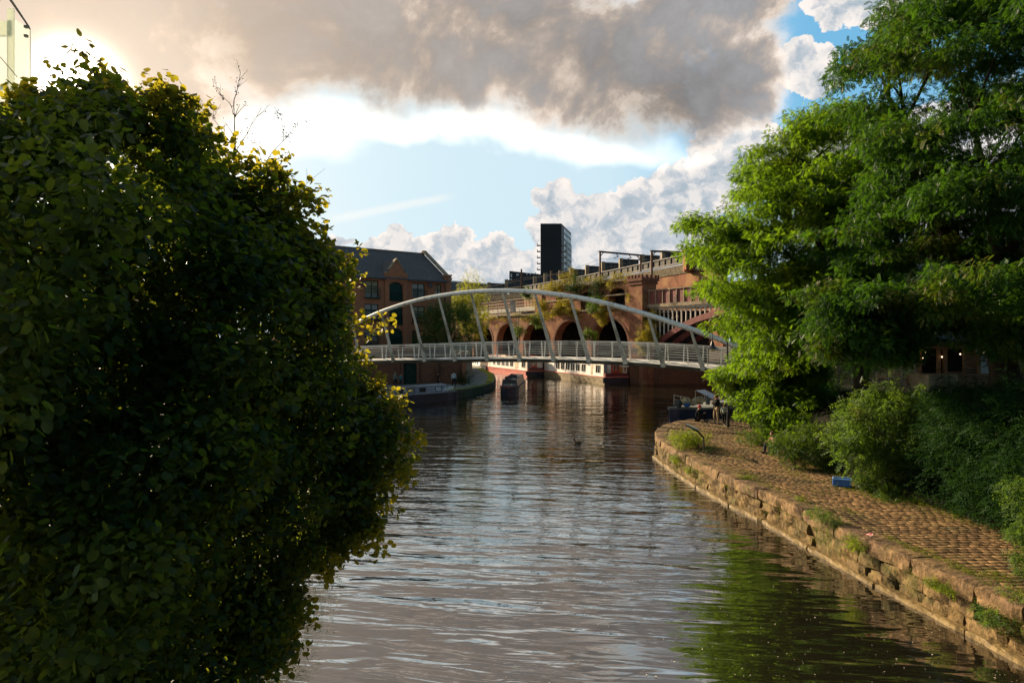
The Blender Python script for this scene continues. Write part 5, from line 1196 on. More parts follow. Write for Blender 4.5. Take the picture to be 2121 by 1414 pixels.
# ================================================================ PEOPLE
def skin(name, nodes, edges, mat, parent, sub=2, root=0):
    me = bpy.data.meshes.new(name); me.from_pydata([n_[0] for n_ in nodes], edges, []); o = bpy.data.objects.new(name, me); COL.objects.link(o)
    m = o.modifiers.new('s', 'SKIN'); m.use_smooth_shade = True
    for i, n_ in enumerate(nodes): me.skin_vertices[0].data[i].radius = (n_[1], n_[2] if len(n_) > 2 else n_[1])
    me.skin_vertices[0].data[root].use_root = True
    s = o.modifiers.new('u', 'SUBSURF'); s.levels = sub; s.render_levels = sub
    bpy.context.view_layer.update(); dg = bpy.context.evaluated_depsgraph_get(); me2 = bpy.data.meshes.new_from_object(o.evaluated_get(dg)); me2.name = name
    bpy.data.objects.remove(o); bpy.data.meshes.remove(me); me2.materials.clear(); return finish(me2, name, mat, parent, smooth=True)
SKINM = surf('skin', (.42, .24, .16), (.5, .3, .2), 4, .55)
def cloth(name, c): return MATS.get(name) or surf(name, tuple(q * .8 for q in c), c, 6, .85, .006)
def person(label, loc, h, rz, top, bottom, hair, pose='stand', shoes=(.05, .05, .05), cap=None, bag=None):
    k = h / 1.75; g = thing('person', label, 'person', tuple(loc), rz=rz)
    M = Matrix.Translation(Vector(loc)) @ Matrix.Rotation(rz, 4, 'Z') @ Matrix.Scale(k, 4)
    V_ = lambda x, y, z: tuple(M @ Vector((x, y, z)))           # faces -y
    if pose in ('stand', 'walk'):
        st_ = .06 if pose == 'stand' else .26; hip = .93; sho = 1.43
        J = dict(pel=(0, 0, hip), waist=(0, .0, 1.1), chest=(0, .01, 1.3), neck=(0, .0, 1.49), head=(0, -.02, 1.58), crown=(0, -.01, 1.69))
        for s_, sg in (('L', 1), ('R', -1)):
            fy = -st_ if sg > 0 else st_
            J['hip' + s_] = (sg * .09, 0, .9); J['knee' + s_] = (sg * .11, fy * .45 - .03, .49); J['ank' + s_] = (sg * .12, fy + .02, .09); J['toe' + s_] = (sg * .14, fy - .15, .03)
            J['sho' + s_] = (sg * .17, .01, 1.41); J['elb' + s_] = (sg * .23, .04 + fy * -.3, 1.14); J['wri' + s_] = (sg * .22, -.10 - fy * .4, .92)
    elif pose == 'look':                                          # hands raised to chest, looking down at a camera or phone
        J = dict(pel=(0, 0, .93), waist=(0, .0, 1.1), chest=(0, .0, 1.3), neck=(0, -.02, 1.48), head=(0, -.06, 1.56), crown=(0, -.05, 1.67))
        for s_, sg in (('L', 1), ('R', -1)):
            J['hip' + s_] = (sg * .09, 0, .9); J['knee' + s_] = (sg * .13, -.04, .49); J['ank' + s_] = (sg * .16, .02, .09); J['toe' + s_] = (sg * .2, -.14, .03)
            J['sho' + s_] = (sg * .17, 0, 1.4); J['elb' + s_] = (sg * .24, -.03, 1.13); J['wri' + s_] = (sg * .08, -.26, 1.22)
    else:                                                        # sitting low, knees up
        J = dict(pel=(0, .05, .16), waist=(0, .06, .34), chest=(0, 0, .55), neck=(0, -.06, .74), head=(0, -.12, .82), crown=(0, -.13, .93))
        for s_, sg in (('L', 1), ('R', -1)):
            J['hip' + s_] = (sg * .1, .03, .15); J['knee' + s_] = (sg * .16, -.34, .46); J['ank' + s_] = (sg * .14, -.42, .08); J['toe' + s_] = (sg * .15, -.58, .04)
            J['sho' + s_] = (sg * .17, -.02, .66); J['elb' + s_] = (sg * .24, -.16, .42); J['wri' + s_] = (sg * .1, -.34, .50)
    R_ = dict(pel=.12, waist=.105, chest=.125, neck=.052, head=.088, crown=.07, hip=.085, knee=.052, ank=.036, toe=.032, sho=.052, elb=.038, wri=.025)
    def mk(keys, infl, extra=()):
        idx = {n_: i for i, n_ in enumerate(keys)}
        nodes = [(V_(*J[n_]), (R_.get(n_) or R_[n_[:-1]]) * k + infl.get(n_.rstrip('LR'), infl['*']) * k) for n_ in keys]
        return idx, nodes
    ks = ['pel', 'waist', 'chest', 'neck', 'head', 'crown'] + [a + b for b in 'LR' for a in ('hip', 'knee', 'ank', 'toe', 'sho', 'elb', 'wri')]
    idx, nodes = mk(ks, {'*': 0}); E_ = [('pel', 'waist'), ('waist', 'chest'), ('chest', 'neck'), ('neck', 'head'), ('head', 'crown')]
    for b in 'LR': E_ += [('pel', 'hip' + b), ('hip' + b, 'knee' + b), ('knee' + b, 'ank' + b), ('ank' + b, 'toe' + b), ('chest', 'sho' + b), ('sho' + b, 'elb' + b), ('elb' + b, 'wri' + b)]
    edges = [(idx[a], idx[b]) for a, b in E_]
    for b, sg in (('L', 1), ('R', -1)):                            # palm, four fingers, thumb
        w = Vector(J['wri' + b]); d = (w - Vector(J['elb' + b])).normalized(); s_ = Vector((0, 1, 0)).cross(d); s_ = (s_ if s_.length > .2 else Vector((1, 0, 0))).normalized()
        t_ = d.cross(s_).normalized(); pm = w + d * .07; nodes.append((V_(*pm), .03 * k)); ip = len(nodes) - 1; edges.append((idx['wri' + b], ip))
        for q_, (o_, ln) in enumerate(((-.03, .065), (-.01, .08), (.01, .075), (.03, .06))):
            c1 = pm + t_ * o_ + d * ln * .55 ; c2 = c1 + d * ln * .35 + s_ * .02
            nodes += [(V_(*c1), .009 * k), (V_(*c2), .007 * k)]; edges += [(ip, len(nodes) - 2), (len(nodes) - 2, len(nodes) - 1)]
        th = w + d * .03 - t_ * .045; th2 = th + d * .035 - t_ * .01; nodes += [(V_(*th), .011 * k), (V_(*th2), .008 * k)]; edges += [(ip, len(nodes) - 2), (len(nodes) - 2, len(nodes) - 1)]
    hv_ = Vector(J['head']); nodes.append((V_(*(hv_ + Vector((0, -.095, -.0)))), .012 * k)); edges.append((idx['head'], len(nodes) - 1))   # nose
    for sg in (-1, 1): nodes.append((V_(*(hv_ + Vector((sg * .085, .01, 0)))), .016 * k)); edges.append((idx['head'], len(nodes) - 1))        # ears
    skin('body', nodes, edges, SKINM, g)
    idx, nodes = mk(['pel'] + [a + b for b in 'LR' for a in ('hip', 'knee', 'ank')], {'*': .018, 'pel': .012, 'ank': .022})
    skin('trousers', nodes, [(idx[a], idx[b]) for b in 'LR' for a, b in (('pel', 'hip' + b), ('hip' + b, 'knee' + b), ('knee' + b, 'ank' + b))], cloth('cloth_%d%d%d' % tuple(int(99 * q) for q in bottom), bottom), g)
    ks = ['waist', 'pel', 'chest', 'neck'] + [a + b for b in 'LR' for a in ('sho', 'elb', 'wri')]; J2 = J['neck']; J['neck'] = tuple(Vector(J['neck']) * .5 + Vector(J['chest']) * .5)
    idx, nodes = mk(ks, {'*': .018, 'pel': .03, 'neck': .06, 'waist': .03, 'chest': .022}); J['neck'] = J2
    skin('jacket', nodes, [(idx[a], idx[b]) for a, b in [('waist', 'pel'), ('waist', 'chest'), ('chest', 'neck')] + [e_ for b in 'LR' for e_ in (('chest', 'sho' + b), ('sho' + b, 'elb' + b), ('elb' + b, 'wri' + b))]], cloth('cloth_%d%d%d' % tuple(int(99 * q) for q in top), top), g)
    hd = Vector(J['head']) + Vector((0, .02, .045)); mb = MB(); mb.ball((0, 0, 0), .108, 12, 8, (.95, 1.05, 1.05)); mb.v = [V_(*(Vector(v) + hd + Vector((0, .012, .02)))) for v in mb.v if True]
    mb.build('cap' if cap else 'hair', cloth('cloth_%d%d%d' % tuple(int(99 * q) for q in (cap or hair)), cap or hair), g, smooth=True)
    for b in 'LR':
        mb = MB(); a_, t2 = Vector(J['ank' + b]), Vector(J['toe' + b]); mb.tube([V_(*(a_ + Vector((0, .05, -.045)))), V_(*(a_ * .5 + t2 * .5 + Vector((0, 0, -.012)))), V_(*(t2 + Vector((0, -.02, .008))))], [.048 * k, .05 * k, .036 * k], 8); mb.build('shoe', cloth('cloth_%d%d%d' % tuple(int(99 * q) for q in shoes), shoes), g, smooth=True)
    for sg in (-1, 1): pass
    if bag:
        mb = MB(); c_ = Vector(J['pel']) + Vector((.22, .1, .12)); mb.ball((0, 0, 0), 1, 12, 8, (.13, .10, .17)); mb.v = [V_(*(Vector(v) + c_)) for v in mb.v]; mb.build('shoulder_bag', cloth('cloth_%d%d%d' % tuple(int(99 * q) for q in bag), bag), g, smooth=True)
    return g
person('man in black jacket and beige trousers standing on the quay, looking down at his hands', G(1484, 877, .97), 1.80, R(-60), (.012, .014, .014), (.30, .22, .13), (.03, .02, .015), 'look', (.4, .3, .2))
person('child in pale green jacket and black trousers, standing beside the man', G(1500, 880, .97), 1.27, R(150), (.36, .40, .33), (.012, .012, .014), (.10, .06, .03), 'walk', (.7, .7, .7))
person('person in dark clothes with a red cap sitting at the quay head', G(1446, 872, .98), 1.8, R(60), (.012, .014, .018), (.015, .016, .022), (.03, .02, .02), 'sit', cap=(.45, .05, .05))
person('person in pink top and dark trousers sitting half hidden in the bushes', G(1604, 938, .98), 1.75, R(-70), (.30, .15, .12), (.02, .025, .05), (.12, .05, .02), 'sit')
person('person in white top and dark shorts walking by the retaining wall end pier', Vector((-6.4, 75.2, .8)), 1.8, R(10), (.50, .54, .60), (.015, .02, .03), (.03, .02, .02), 'walk')
person('person in teal top on the towpath behind the grey narrowboat', Vector((-12.2, 75.0, .8)), 1.55, R(190), (.04, .15, .17), (.03, .04, .06), (.16, .08, .04), 'walk')
person('person in grey green coat with white bag at the dark wall opening', Vector((-12.95, 75.6, .8)), 1.68, R(40), (.16, .19, .15), (.03, .03, .04), (.2, .17, .12), 'stand', bag=(.7, .7, .68))
person('person in dark maroon coat halfway along the retaining wall', Vector((-8.3, 76.5, .8)), 1.6, R(80), (.06, .02, .025), (.02, .02, .02), (.02, .02, .02), 'stand')
for k_ in ('boat_cream', 'boat_red', 'boat_red_band', 'boat_maroon', 'boat_navy', 'boat_greyblue', 'grey_roof', 'cruiser_blue', 'black_paint', 'solar_cells', 'blue_plastic', 'rail_steel'):
    MATS[k_].node_tree.nodes['Principled BSDF'].inputs['Specular IOR Level'].default_value = 0.5
# ================================================================ TREES AND PLANTS
def inpoly(x, y, poly):
    x = np.asarray(x); y = np.asarray(y); c = np.zeros(x.shape, bool); n = len(poly); j = n - 1
    for i in range(n):
        xi, yi = poly[i]; xj, yj = poly[j]
        c ^= ((yi > y) != (yj > y)) & (x < (xj - xi) * (y - yi) / (yj - yi + 1e-9) + xi); j = i
    return c
def edgedist(x, y, poly):
    d = np.full(x.shape, 1e9); n = len(poly)
    for i in range(n):
        a = np.array(poly[i], float); b = np.array(poly[(i + 1) % n], float); ab = b - a; L2 = (ab ** 2).sum() + 1e-9
        t_ = np.clip(((x - a[0]) * ab[0] + (y - a[1]) * ab[1]) / L2, 0, 1); d = np.minimum(d, np.hypot(x - a[0] - t_ * ab[0], y - a[1] - t_ * ab[1]))
    return d
def unit(v): return v / (np.linalg.norm(v, axis=-1, keepdims=True) + 1e-9)
def frames(out, droop, r):
    """leaf frames: X outward-ish and drooping, Z up-ish normal, with scatter"""
    n = len(out); X = unit(out * .8 + r.normal(size=(n, 3)) * .55 + np.array([0, 0, -droop])); up = unit(np.array([0, 0, 1.]) + r.normal(size=(n, 3)) * .45)
    Yv = unit(np.cross(up, X)); Z = np.cross(X, Yv); return X, Yv, Z
def limbs(name, base, targets, r0, mat, parent, seg=7, bend=.25, fork=None):
    """tapered trunk that divides into limbs reaching the targets"""
    mb = MB(); base = Vector(base); targets = [Vector(q) for q in targets]
    cen = sum(targets, Vector()) / len(targets); fork = Vector(fork) if fork else base.lerp(Vector((cen.x, cen.y, cen.z)), .35)
    def curve(a, b, n=7, k=bend):
        d = b - a; off = Vector((random.uniform(-1, 1), random.uniform(-1, 1), random.uniform(.0, .8))) * d.length * k * .5
        return [a.lerp(b, i / n) + off * math.sin(math.pi * i / n) + Vector((random.uniform(-1, 1), random.uniform(-1, 1), random.uniform(-1, 1))) * d.length * .018 * (0 < i < n) for i in range(n + 1)]
    tr = curve(base, fork, 6, .12); mb.tube(tr, [r0 * (1.25 if i == 0 else 1.0 - .22 * i / 6) for i in range(7)], 12)
    main = sorted(targets, key=lambda q: random.random()); nm = max(3, len(main) // 6); mains = main[:nm]; rest = main[nm:]; paths = []
    for q in mains:
        c_ = curve(fork, q, 9); rr = r0 * .6; mb.tube(c_, [rr * (1 - .98 * (i / 9) ** .8) + .004 for i in range(10)], 8); paths.append((c_, rr))
    for q in rest:
        best = min(((i, j) for i in range(len(paths)) for j in range(2, 8)), key=lambda ij: (paths[ij[0]][0][ij[1]] - q).length + .6 * abs(ij[1] - 4))
        c0 = paths[best[0]][0][best[1]]; rr = min(.09, paths[best[0]][1] * (1 - .82 * best[1] / 9)) * .65 + .008
        c_ = curve(c0, q, 6); mb.tube(c_, [rr * (1 - .96 * i / 6) + .003 for i in range(7)], 6)
    return mb.build(name, mat, parent, smooth=True)
BARK = surf('bark', (.022, .017, .013), (.055, .042, .03), 5, .95, .03, stretch=(1, 1, .25), c3=(.03, .035, .015))
def T_heart():                                             # lime leaf: folded, heart shaped
    v = np.array([(0, 0, 0), (.28, .42, .05), (.72, .36, .02), (1.0, 0, -.10), (.72, -.36, .02), (.28, -.42, .05), (.5, 0, -.06), (-.05, .2, .03), (-.05, -.2, .03)], float)
    f = np.array([(0, 6, 1, 7), (6, 3, 2, 1), (0, 8, 5, 6), (6, 5, 4, 3)]); return v * np.array([1, 1, 1]), f
def T_pinnate(n=5, w=.34, lw=.13):
    v = []; f = []
    for i in range(n):
        x = .12 + .75 * i / (n - 1); z = -.12 * (x ** 2); ln = w * (1 - .35 * abs(i / (n - 1) - .35))
        for s_ in (-1, 1):
            b = len(v); tx, ty = x + ln * .38, s_ * ln * .95
            v += [(x, s_ * .01, z), (x + ln * .34 + lw * .5, s_ * ln * .38, z + .01), (tx, ty, z - .05), (x + ln * .05 - lw * .35, s_ * ln * .52, z + .01)]; f.append((b, b + 1, b + 2, b + 3))
    b = len(v); v += [(.86, 0, -.1), (1.0, .07, -.13), (1.2, 0, -.2), (1.0, -.07, -.13)]; f.append((b, b + 1, b + 2, b + 3)); return np.array(v), np.array(f)
def T_twigleaf():                                          # twig with six simple leaves
    v = []; f = []
    for i, (x, s_, ln) in enumerate(((.1, 1, .34), (.25, -1, .36), (.45, 1, .38), (.6, -1, .36), (.8, 1, .3), (.85, -1, .3))):
        b = len(v); z = -.08 * x + .03 * (i % 3)
        v += [(x, 0, z), (x + ln * .25, s_ * ln * .2, z + .05), (x + ln * .75, s_ * ln * .85, z - .03), (x + ln * .7, s_ * ln * .3, z - .01)]; f.append((b, b + 1, b + 2, b + 3))
    return np.array(v), np.array(f)
HEART, PINN, PINN7, TWL = T_heart(), T_pinnate(5), T_pinnate(6, .30, .11), T_twigleaf()
def crown(name, mat, parent, centers, rad, per, tmpl, size, flat=.55, droop=.35, shell=.5, seed=1, szv=.35, **kw):
    r = np.random.default_rng(seed); C_ = np.asarray(centers, float); n = len(C_); rad = np.broadcast_to(rad, (n,)); per = np.broadcast_to(per, (n,)).astype(int)
    idx = np.repeat(np.arange(n), per); m = len(idx); d = unit(r.normal(size=(m, 3))); rr = r.random(m) ** (1 / 3 * (1 - shell)) 
    off = d * rr[:, None] * rad[idx][:, None]; off[:, 2] *= flat; rag = r.normal(size=(m, 3)) * (rad[idx][:, None] * .12)
    pos = C_[idx] + off + rag; X, Yv, Z = frames(d * np.array([1, 1, .5]), droop, r); sz = size * (1 + szv * r.uniform(-1, 1, m))
    V, Fq = stamp(tmpl[0], tmpl[1], pos, X, Yv, Z, sz); return mass(name, V, Fq, mat, parent, **kw)
def poly_centers(poly, n, Yf, thick, seed, jitter=0.0, edge=60.0, inset=0.0, wt=None):
    """clump centres filling a rounded volume whose outline, seen from the bridge parapet, is poly; Yf gives its mid distance"""
    r = np.random.default_rng(seed); xs = [p[0] for p in poly]; ys = [p[1] for p in poly]; out = []
    pts = []
    while len(pts) < n:
        x = r.uniform(min(xs), max(xs), 4000); y = r.uniform(min(ys), max(ys), 4000); ok = inpoly(x, y, poly); x, y = x[ok], y[ok]; e = edgedist(x, y, poly); k = e > inset
        for a, b, c in zip(x[k], y[k], e[k]):
            if wt is None or r.random() < wt(a, b): pts.append((a, b, c))
    pts = pts[:n]
    for a, b, c in pts:
        f = min(1.0, c / edge) ** .5; Y = Yf(a, b) + r.uniform(-1, 1) * thick * f; out.append(P(a, b, Y))
    return out
# ---------------------------------------------------------------- big lime tree filling the left
LP_SHIFT = 12.0
LIME = leafmat('lime_leaf', [(.003, .018, .010), (.005, .026, .011), (.008, .034, .011), (.014, .048, .012)], .40, (.52, .60, .03), .5, .42, accent=(.06, .065, .008))
LIME_RIM = leafmat('lime_leaf_backlit', [(.02, .05, .012), (.05, .08, .012), (.09, .10, .012), (.14, .12, .012)], .5, (.75, .60, .03), 1.5, .5)  # yellowing lime leaf, with the backlit rim glow put into its colour
lt = thing('lime_tree', 'huge dark leafy lime tree filling the left side, glowing yellow at its top edge', 'tree', (-6.2, 9.5, .8))
LP = [(-160, 150), (0, 232), (45, 200), (100, 215), (160, 190), (200, 170), (262, 182), (330, 205), (365, 200), (405, 240), (425, 300), (470, 335), (560, 350), (600, 385), (640, 425), (640, 480), (668, 515), (722, 540), (715, 575), (680, 605), (702, 650), (712, 720), (775, 770), (822, 845), (862, 895), (848, 935), (845, 975), (795, 1000), (798, 1060), (775, 1115), (700, 1155), (615, 1175), (605, 1280), (585, 1340), (540, 1414), (500, 1560), (-160, 1560)]
LP = [(x - LP_SHIFT if x > 740 else x, y) for x, y in LP]
Yl_ = lambda x, y: 7.2 + 4.2 * max(0, min(1, x / 850)) + .6 * math.sin(x * .011 + y * .007)
cs = poly_centers(LP, 900, Yl_, 2.0, 3, edge=200, inset=22, wt=lambda a, b: (Yl_(a, b) / 12) ** 2.2)
LPI = [p for p in poly_centers(LP, 1500, Yl_, .6, 4, edge=100, inset=10, wt=lambda a, b: (Yl_(a, b) / 12) ** 2)]
rim_ = [q for q in LPI if edgedist(np.array([HX + F * q.x / q.y]), np.array([HY - F * (q.z - H) / q.y]), LP)[0] < 100]
inn = poly_centers(LP, 420, lambda x, y: Yl_(x, y) + 2.2, .9, 8, edge=200, inset=55, wt=lambda a, b: (Yl_(a, b) / 12) ** 2)
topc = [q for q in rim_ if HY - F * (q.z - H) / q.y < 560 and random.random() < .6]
crown('backlit_foliage', LIME_RIM, lt, [tuple(q + Vector((0, .2, .06))) for q in topc], .22, 22, HEART, .078, .75, .35, .5, 15, szv=.5)
crown('crown', LIME, lt, [tuple(q) for q in cs] + [tuple(q) for q in rim_] + [tuple(q) for q in inn], [.40] * len(cs) + [.20] * len(rim_) + [.55] * len(inn), [135] * len(cs) + [42] * len(rim_) + [130] * len(inn), HEART, .078, .75, .35, .5, 5, szv=.5)
# outer sprays that break the outline
pr = []
for (x0, y0, x1, y1) in ((215, 170, 158, 88), (160, 230, 120, 130), (330, 215, 352, 160), (400, 245, 425, 210), (560, 360, 595, 325), (640, 420, 672, 403), (640, 490, 672, 505), (690, 540, 748, 520), (690, 600, 745, 590), (700, 640, 740, 650), (715, 680, 805, 655), (735, 700, 812, 668), (770, 790, 850, 832), (800, 830, 868, 905), (830, 900, 880, 912), (820, 960, 858, 985), (770, 1040, 822, 1050), (760, 1090, 800, 1135), (700, 1140, 790, 1148), (640, 1150, 690, 1180), (600, 1180, 640, 1250), (40, 210, 30, 190), (90, 215, 60, 185), (590, 420, 640, 385), (480, 345, 500, 318), (610, 1260, 650, 1300), (590, 1330, 630, 1345)):
    for i in range(4):
        u = (i + .6) / 4; x, y = x0 + (x1 - x0) * u, y0 + (y1 - y0) * u; pr.append(P(x, y, Yl_(x, y) + random.uniform(-.3, .3)))
crown('outer_sprays', LIME_RIM, lt, pr, .13, 11, HEART, .082, 1, .25, .2, 6)
rs = random.Random(77); bd = LP[1:-2]; sp2 = []
for (xa, ya), (xb, yb) in zip(bd[:-1], bd[1:]):
    L_ = math.hypot(xb - xa, yb - ya); nx_, ny_ = (yb - ya) / L_, -(xb - xa) / L_
    for k in range(max(1, int(L_ / 17))):
        u = rs.random(); ln = rs.choice((8, 14, 22, 34)) * rs.uniform(.7, 1.3); x, y = xa + (xb - xa) * u, ya + (yb - ya) * u; dx_, dy_ = nx_ + rs.uniform(-.5, .5), ny_ + rs.uniform(-.5, .5); Y = Yl_(x, y) + rs.uniform(-.8, .8)
        for j in range(4): sp2.append(P(x + dx_ * ln * j / 3 , y + dy_ * ln * j / 3, Y))
crown('outer_sprays', LIME_RIM, lt, sp2, .09, 6, HEART, .08, 1, .25, .2, 66, szv=.5)
random.seed(21); limbs('trunk', (-6.9, 9.5, .3), random.sample([tuple(c) for c in inn], 70), .26, BARK, lt, bend=.1)
mb = MB()
for j in range(0, len(pr), 4): mb = MB(); mb.tube([pr[j] + (pr[j] - pr[j + 3]) * .6] + pr[j:j + 4], [.012, .009, .007, .005, .002], 5); mb.build('twig', BARK, lt)
# bare twiggy tree rising behind it
bt = thing('bare_tree', 'leafless twiggy young tree standing behind the lime tree top', 'tree', tuple(P(490, 1000, 15)))
mb = MB(); Yt = 15.0; random.seed(5)
def twig(a, b, r, lvl):
    n = 5; d = b - a; pts = [a.lerp(b, i / n) + Vector((random.uniform(-1, 1), random.uniform(-1, 1), random.uniform(-1, 1))) * d.length * .02 for i in range(n + 1)]
    mb.tube(pts, [r * (1 - .6 * i / n) for i in range(n + 1)], 5)
    if lvl > 0:
        for k in range(4 + lvl * 2):
            i = random.randint(1, n); s_ = random.choice((-1, 1)); dr = (d.normalized() + Vector((s_ * random.uniform(.4, .9), random.uniform(-.6, .6), random.uniform(0, .3)))).normalized()
            twig(pts[i], pts[i] + dr * d.length * random.uniform(.22, .42), r * .5, lvl - 1)
twig(P(487, 1000, Yt), P(489, 300, Yt), .07, 0); twig(P(489, 320, Yt), P(482, 222, Yt), .018, 1); twig(P(482, 222, Yt), P(498, 152, Yt), .011, 1); twig(P(482, 222, Yt), P(440, 175, Yt), .008, 1)
twig(P(489, 310, Yt), P(541, 225, Yt), .010, 1); twig(P(489, 315, Yt), P(432, 228, Yt), .010, 1); twig(P(490, 420, Yt), P(585, 290, Yt), .014, 2); twig(P(490, 380, Yt), P(410, 240, Yt), .012, 1); twig(P(560, 480, Yt), P(638, 378, Yt), .009, 1)
mb.build('branches', BARK, bt)
r_ = np.random.default_rng(9); tw = bt.children[0]; co = np.array([v.co for v in tw.data.vertices]) + np.array(bt.location); k = co[:, 2] > P(0, 300, Yt).z; sel = co[k][r_.integers(0, k.sum(), 260)] + r_.normal(size=(260, 3)) * .03
X, Yv, Z = frames(r_.normal(size=(260, 3)), .4, r_); V, Fq = stamp(HEART[0], HEART[1], sel, X, Yv, Z, np.full(260, .032)); mass('dead_leaves', V, Fq, BARK, bt)
# dark undergrowth at the foot of the lime, over the water
UND = leafmat('undergrowth_leaf', [(.008, .025, .01), (.015, .04, .012), (.03, .06, .015)], .3, (.2, .3, .02), .8)
ug = thing('bramble_bush', 'dark bramble bush hanging over the water at the lower left', 'bush', (-6, 10, .8))
cs = [(random.uniform(-9.5, -4.6 - .04 * (y - 8)), y, random.uniform(.3, 2.2)) for y in np.linspace(6.5, 19, 90)]
crown('foliage', UND, ug, cs, .55, 120, TWL, .16, .7, .4, .4, 12); limbs('stem', (-6.8, 11, .6), random.sample(cs, 12), .04, BARK, ug)
# ---------------------------------------------------------------- robinias on the right
ROB = leafmat('robinia_leaf', [(.007, .030, .010), (.014, .050, .010), (.03, .085, .012), (.06, .14, .014)], .5, (.36, .60, .012), .35, .5, accent=(.16, .14, .01))
ROBD = leafmat('robinia_leaf_shaded', [(.006, .028, .010), (.011, .043, .011), (.018, .06, .012), (.03, .085, .013)], .34, (.14, .32, .01), .35, .5, accent=(.13, .10, .008))  # robinia leaf copy darkened, the crown's shade put into the colour
def tiers(poly, n, Yf, thick, seed, edge, inset, spread, k=11, tilt=.15):
    """flat layered boughs: each a drooping disc of leaf clumps"""
    r = np.random.default_rng(seed + 500); out = []
    for q in poly_centers(poly, n, Yf, thick, seed, edge=edge, inset=inset):
        for _ in range(k):
            a = r.uniform(0, 6.28); d = spread * math.sqrt(r.random()); c_ = Vector((q.x + d * math.cos(a), q.y + d * math.sin(a), q.z - tilt * d * d / spread + r.normal() * .17))
            px, py = HX + F * c_.x / c_.y, HY - F * (c_.z - H) / c_.y
            if inpoly(np.array([px]), np.array([py]), poly)[0] or r.random() < .12: out.append(c_)
    return out
def robinia(label, poly, base, r0, Yf, thick, n, per, rad, size, mat, seed, flat=.46, fork=None, inset=14, edge=130, nl=60, spread=1.5, extra=()):
    g = thing('robinia_tree', label, 'tree', base, 'robinia trees on the right bank'); cs = tiers(poly, n, Yf, thick, seed, edge, inset, spread) + list(extra)
    print(label[:20], len(cs))
    crown('crown', mat, g, cs, rad, per, PINN7, size, flat, .45, .5, seed + 1); random.seed(seed + 2)
    limbs('trunk', base, random.sample([tuple(c) for c in cs], nl), r0, BARK, g, fork=fork); return g, cs
R1 = [(1392, 480), (1412, 448), (1455, 425), (1520, 402), (1535, 345), (1575, 310), (1600, 275), (1650, 245), (1705, 215), (1780, 200), (1850, 300), (1890, 450), (1850, 590), (1900, 680), (1830, 715), (1700, 730), (1620, 790), (1560, 790), (1520, 740), (1500, 690), (1430, 705), (1405, 700), (1440, 660), (1470, 640), (1420, 635), (1415, 595), (1440, 560), (1408, 525)]
Y1_ = lambda x, y: 36 - 5.5 * max(0, min(1, (x - 1400) / 450))
b1 = tuple(P(1785, 818, 29.5)); robinia('broad green robinia with twisting dark limbs spreading over the end of the footbridge', R1, b1, .34, Y1_, 4.2, 175, 62, .52, .21, ROB, 31, fork=tuple(P(1775, 690, 30)))
R2 = [(1712, 175), (1735, 110), (1790, 75), (1800, 20), (1850, -60), (2350, -120), (2350, 720), (2121, 740), (1950, 715), (1830, 700), (1700, 690), (1665, 600), (1680, 520), (1760, 430), (1800, 340), (1760, 250)]
Y2_ = lambda x, y: 27 - 4.5 * max(0, min(1, (x - 1700) / 420))
b2 = tuple(P(2085, 800, 24)); robinia('tall darker robinia with a thick forked trunk at the right edge of the picture', R2, b2, .48, Y2_, 4.0, 205, 62, .46, .19, ROBD, 41, spread=1.5, extra=tiers([(1680, 590), (1860, 580), (1915, 680), (1900, 750), (1860, 785), (1790, 735), (1700, 735)], 28, lambda x, y: 22.5, 1.2, 43, 60, 5, 1.1), fork=tuple(P(2070, 660, 24)), nl=70)
R3 = [(1478, 612), (1540, 575), (1610, 570), (1665, 640), (1690, 700), (1712, 760), (1725, 850), (1725, 900), (1690, 935), (1640, 925), (1600, 900), (1560, 880), (1525, 862), (1512, 820), (1478, 790), (1468, 765), (1500, 735), (1475, 700), (1500, 660)]
Y3_ = lambda x, y: 38.5 - 5 * max(0, min(1, (x - 1470) / 250)) - 4.0 * max(0, (y - 800) / 130)
robinia('low bright young robinia hanging over the quay and the street lamp', R3, tuple(P(1640, 890, 33)), .13, Y3_, 1.8, 110, 50, .36, .19, ROB, 51, spread=1.0, nl=30, edge=80)
# backdrop trees further right and behind
R4 = [(1480, 560), (1700, 430), (1950, 380), (2250, 380), (2300, 800), (1520, 800)]
DKT = leafmat('shade_leaf', [(.006, .02, .008), (.012, .035, .01), (.02, .05, .012)], .3, (.04, .10, .01), .4, spec=.03)  # near-black leaf with deep shade put into its colour
g = thing('sycamore_tree', 'dark dense sycamore in shade behind the robinias', 'tree', (24, 50, 3.4)); cs = poly_centers([(1560, 640), (1700, 560), (1950, 480), (2250, 460), (2300, 800), (1560, 800)], 190, lambda x, y: 47, 4, 61); crown('crown', DKT, g, cs, 1.5, 60, TWL, .6, .7, .3, .4, 62); limbs('trunk', (24, 50, 3.4), random.sample([tuple(c) for c in cs], 30), .4, BARK, g)
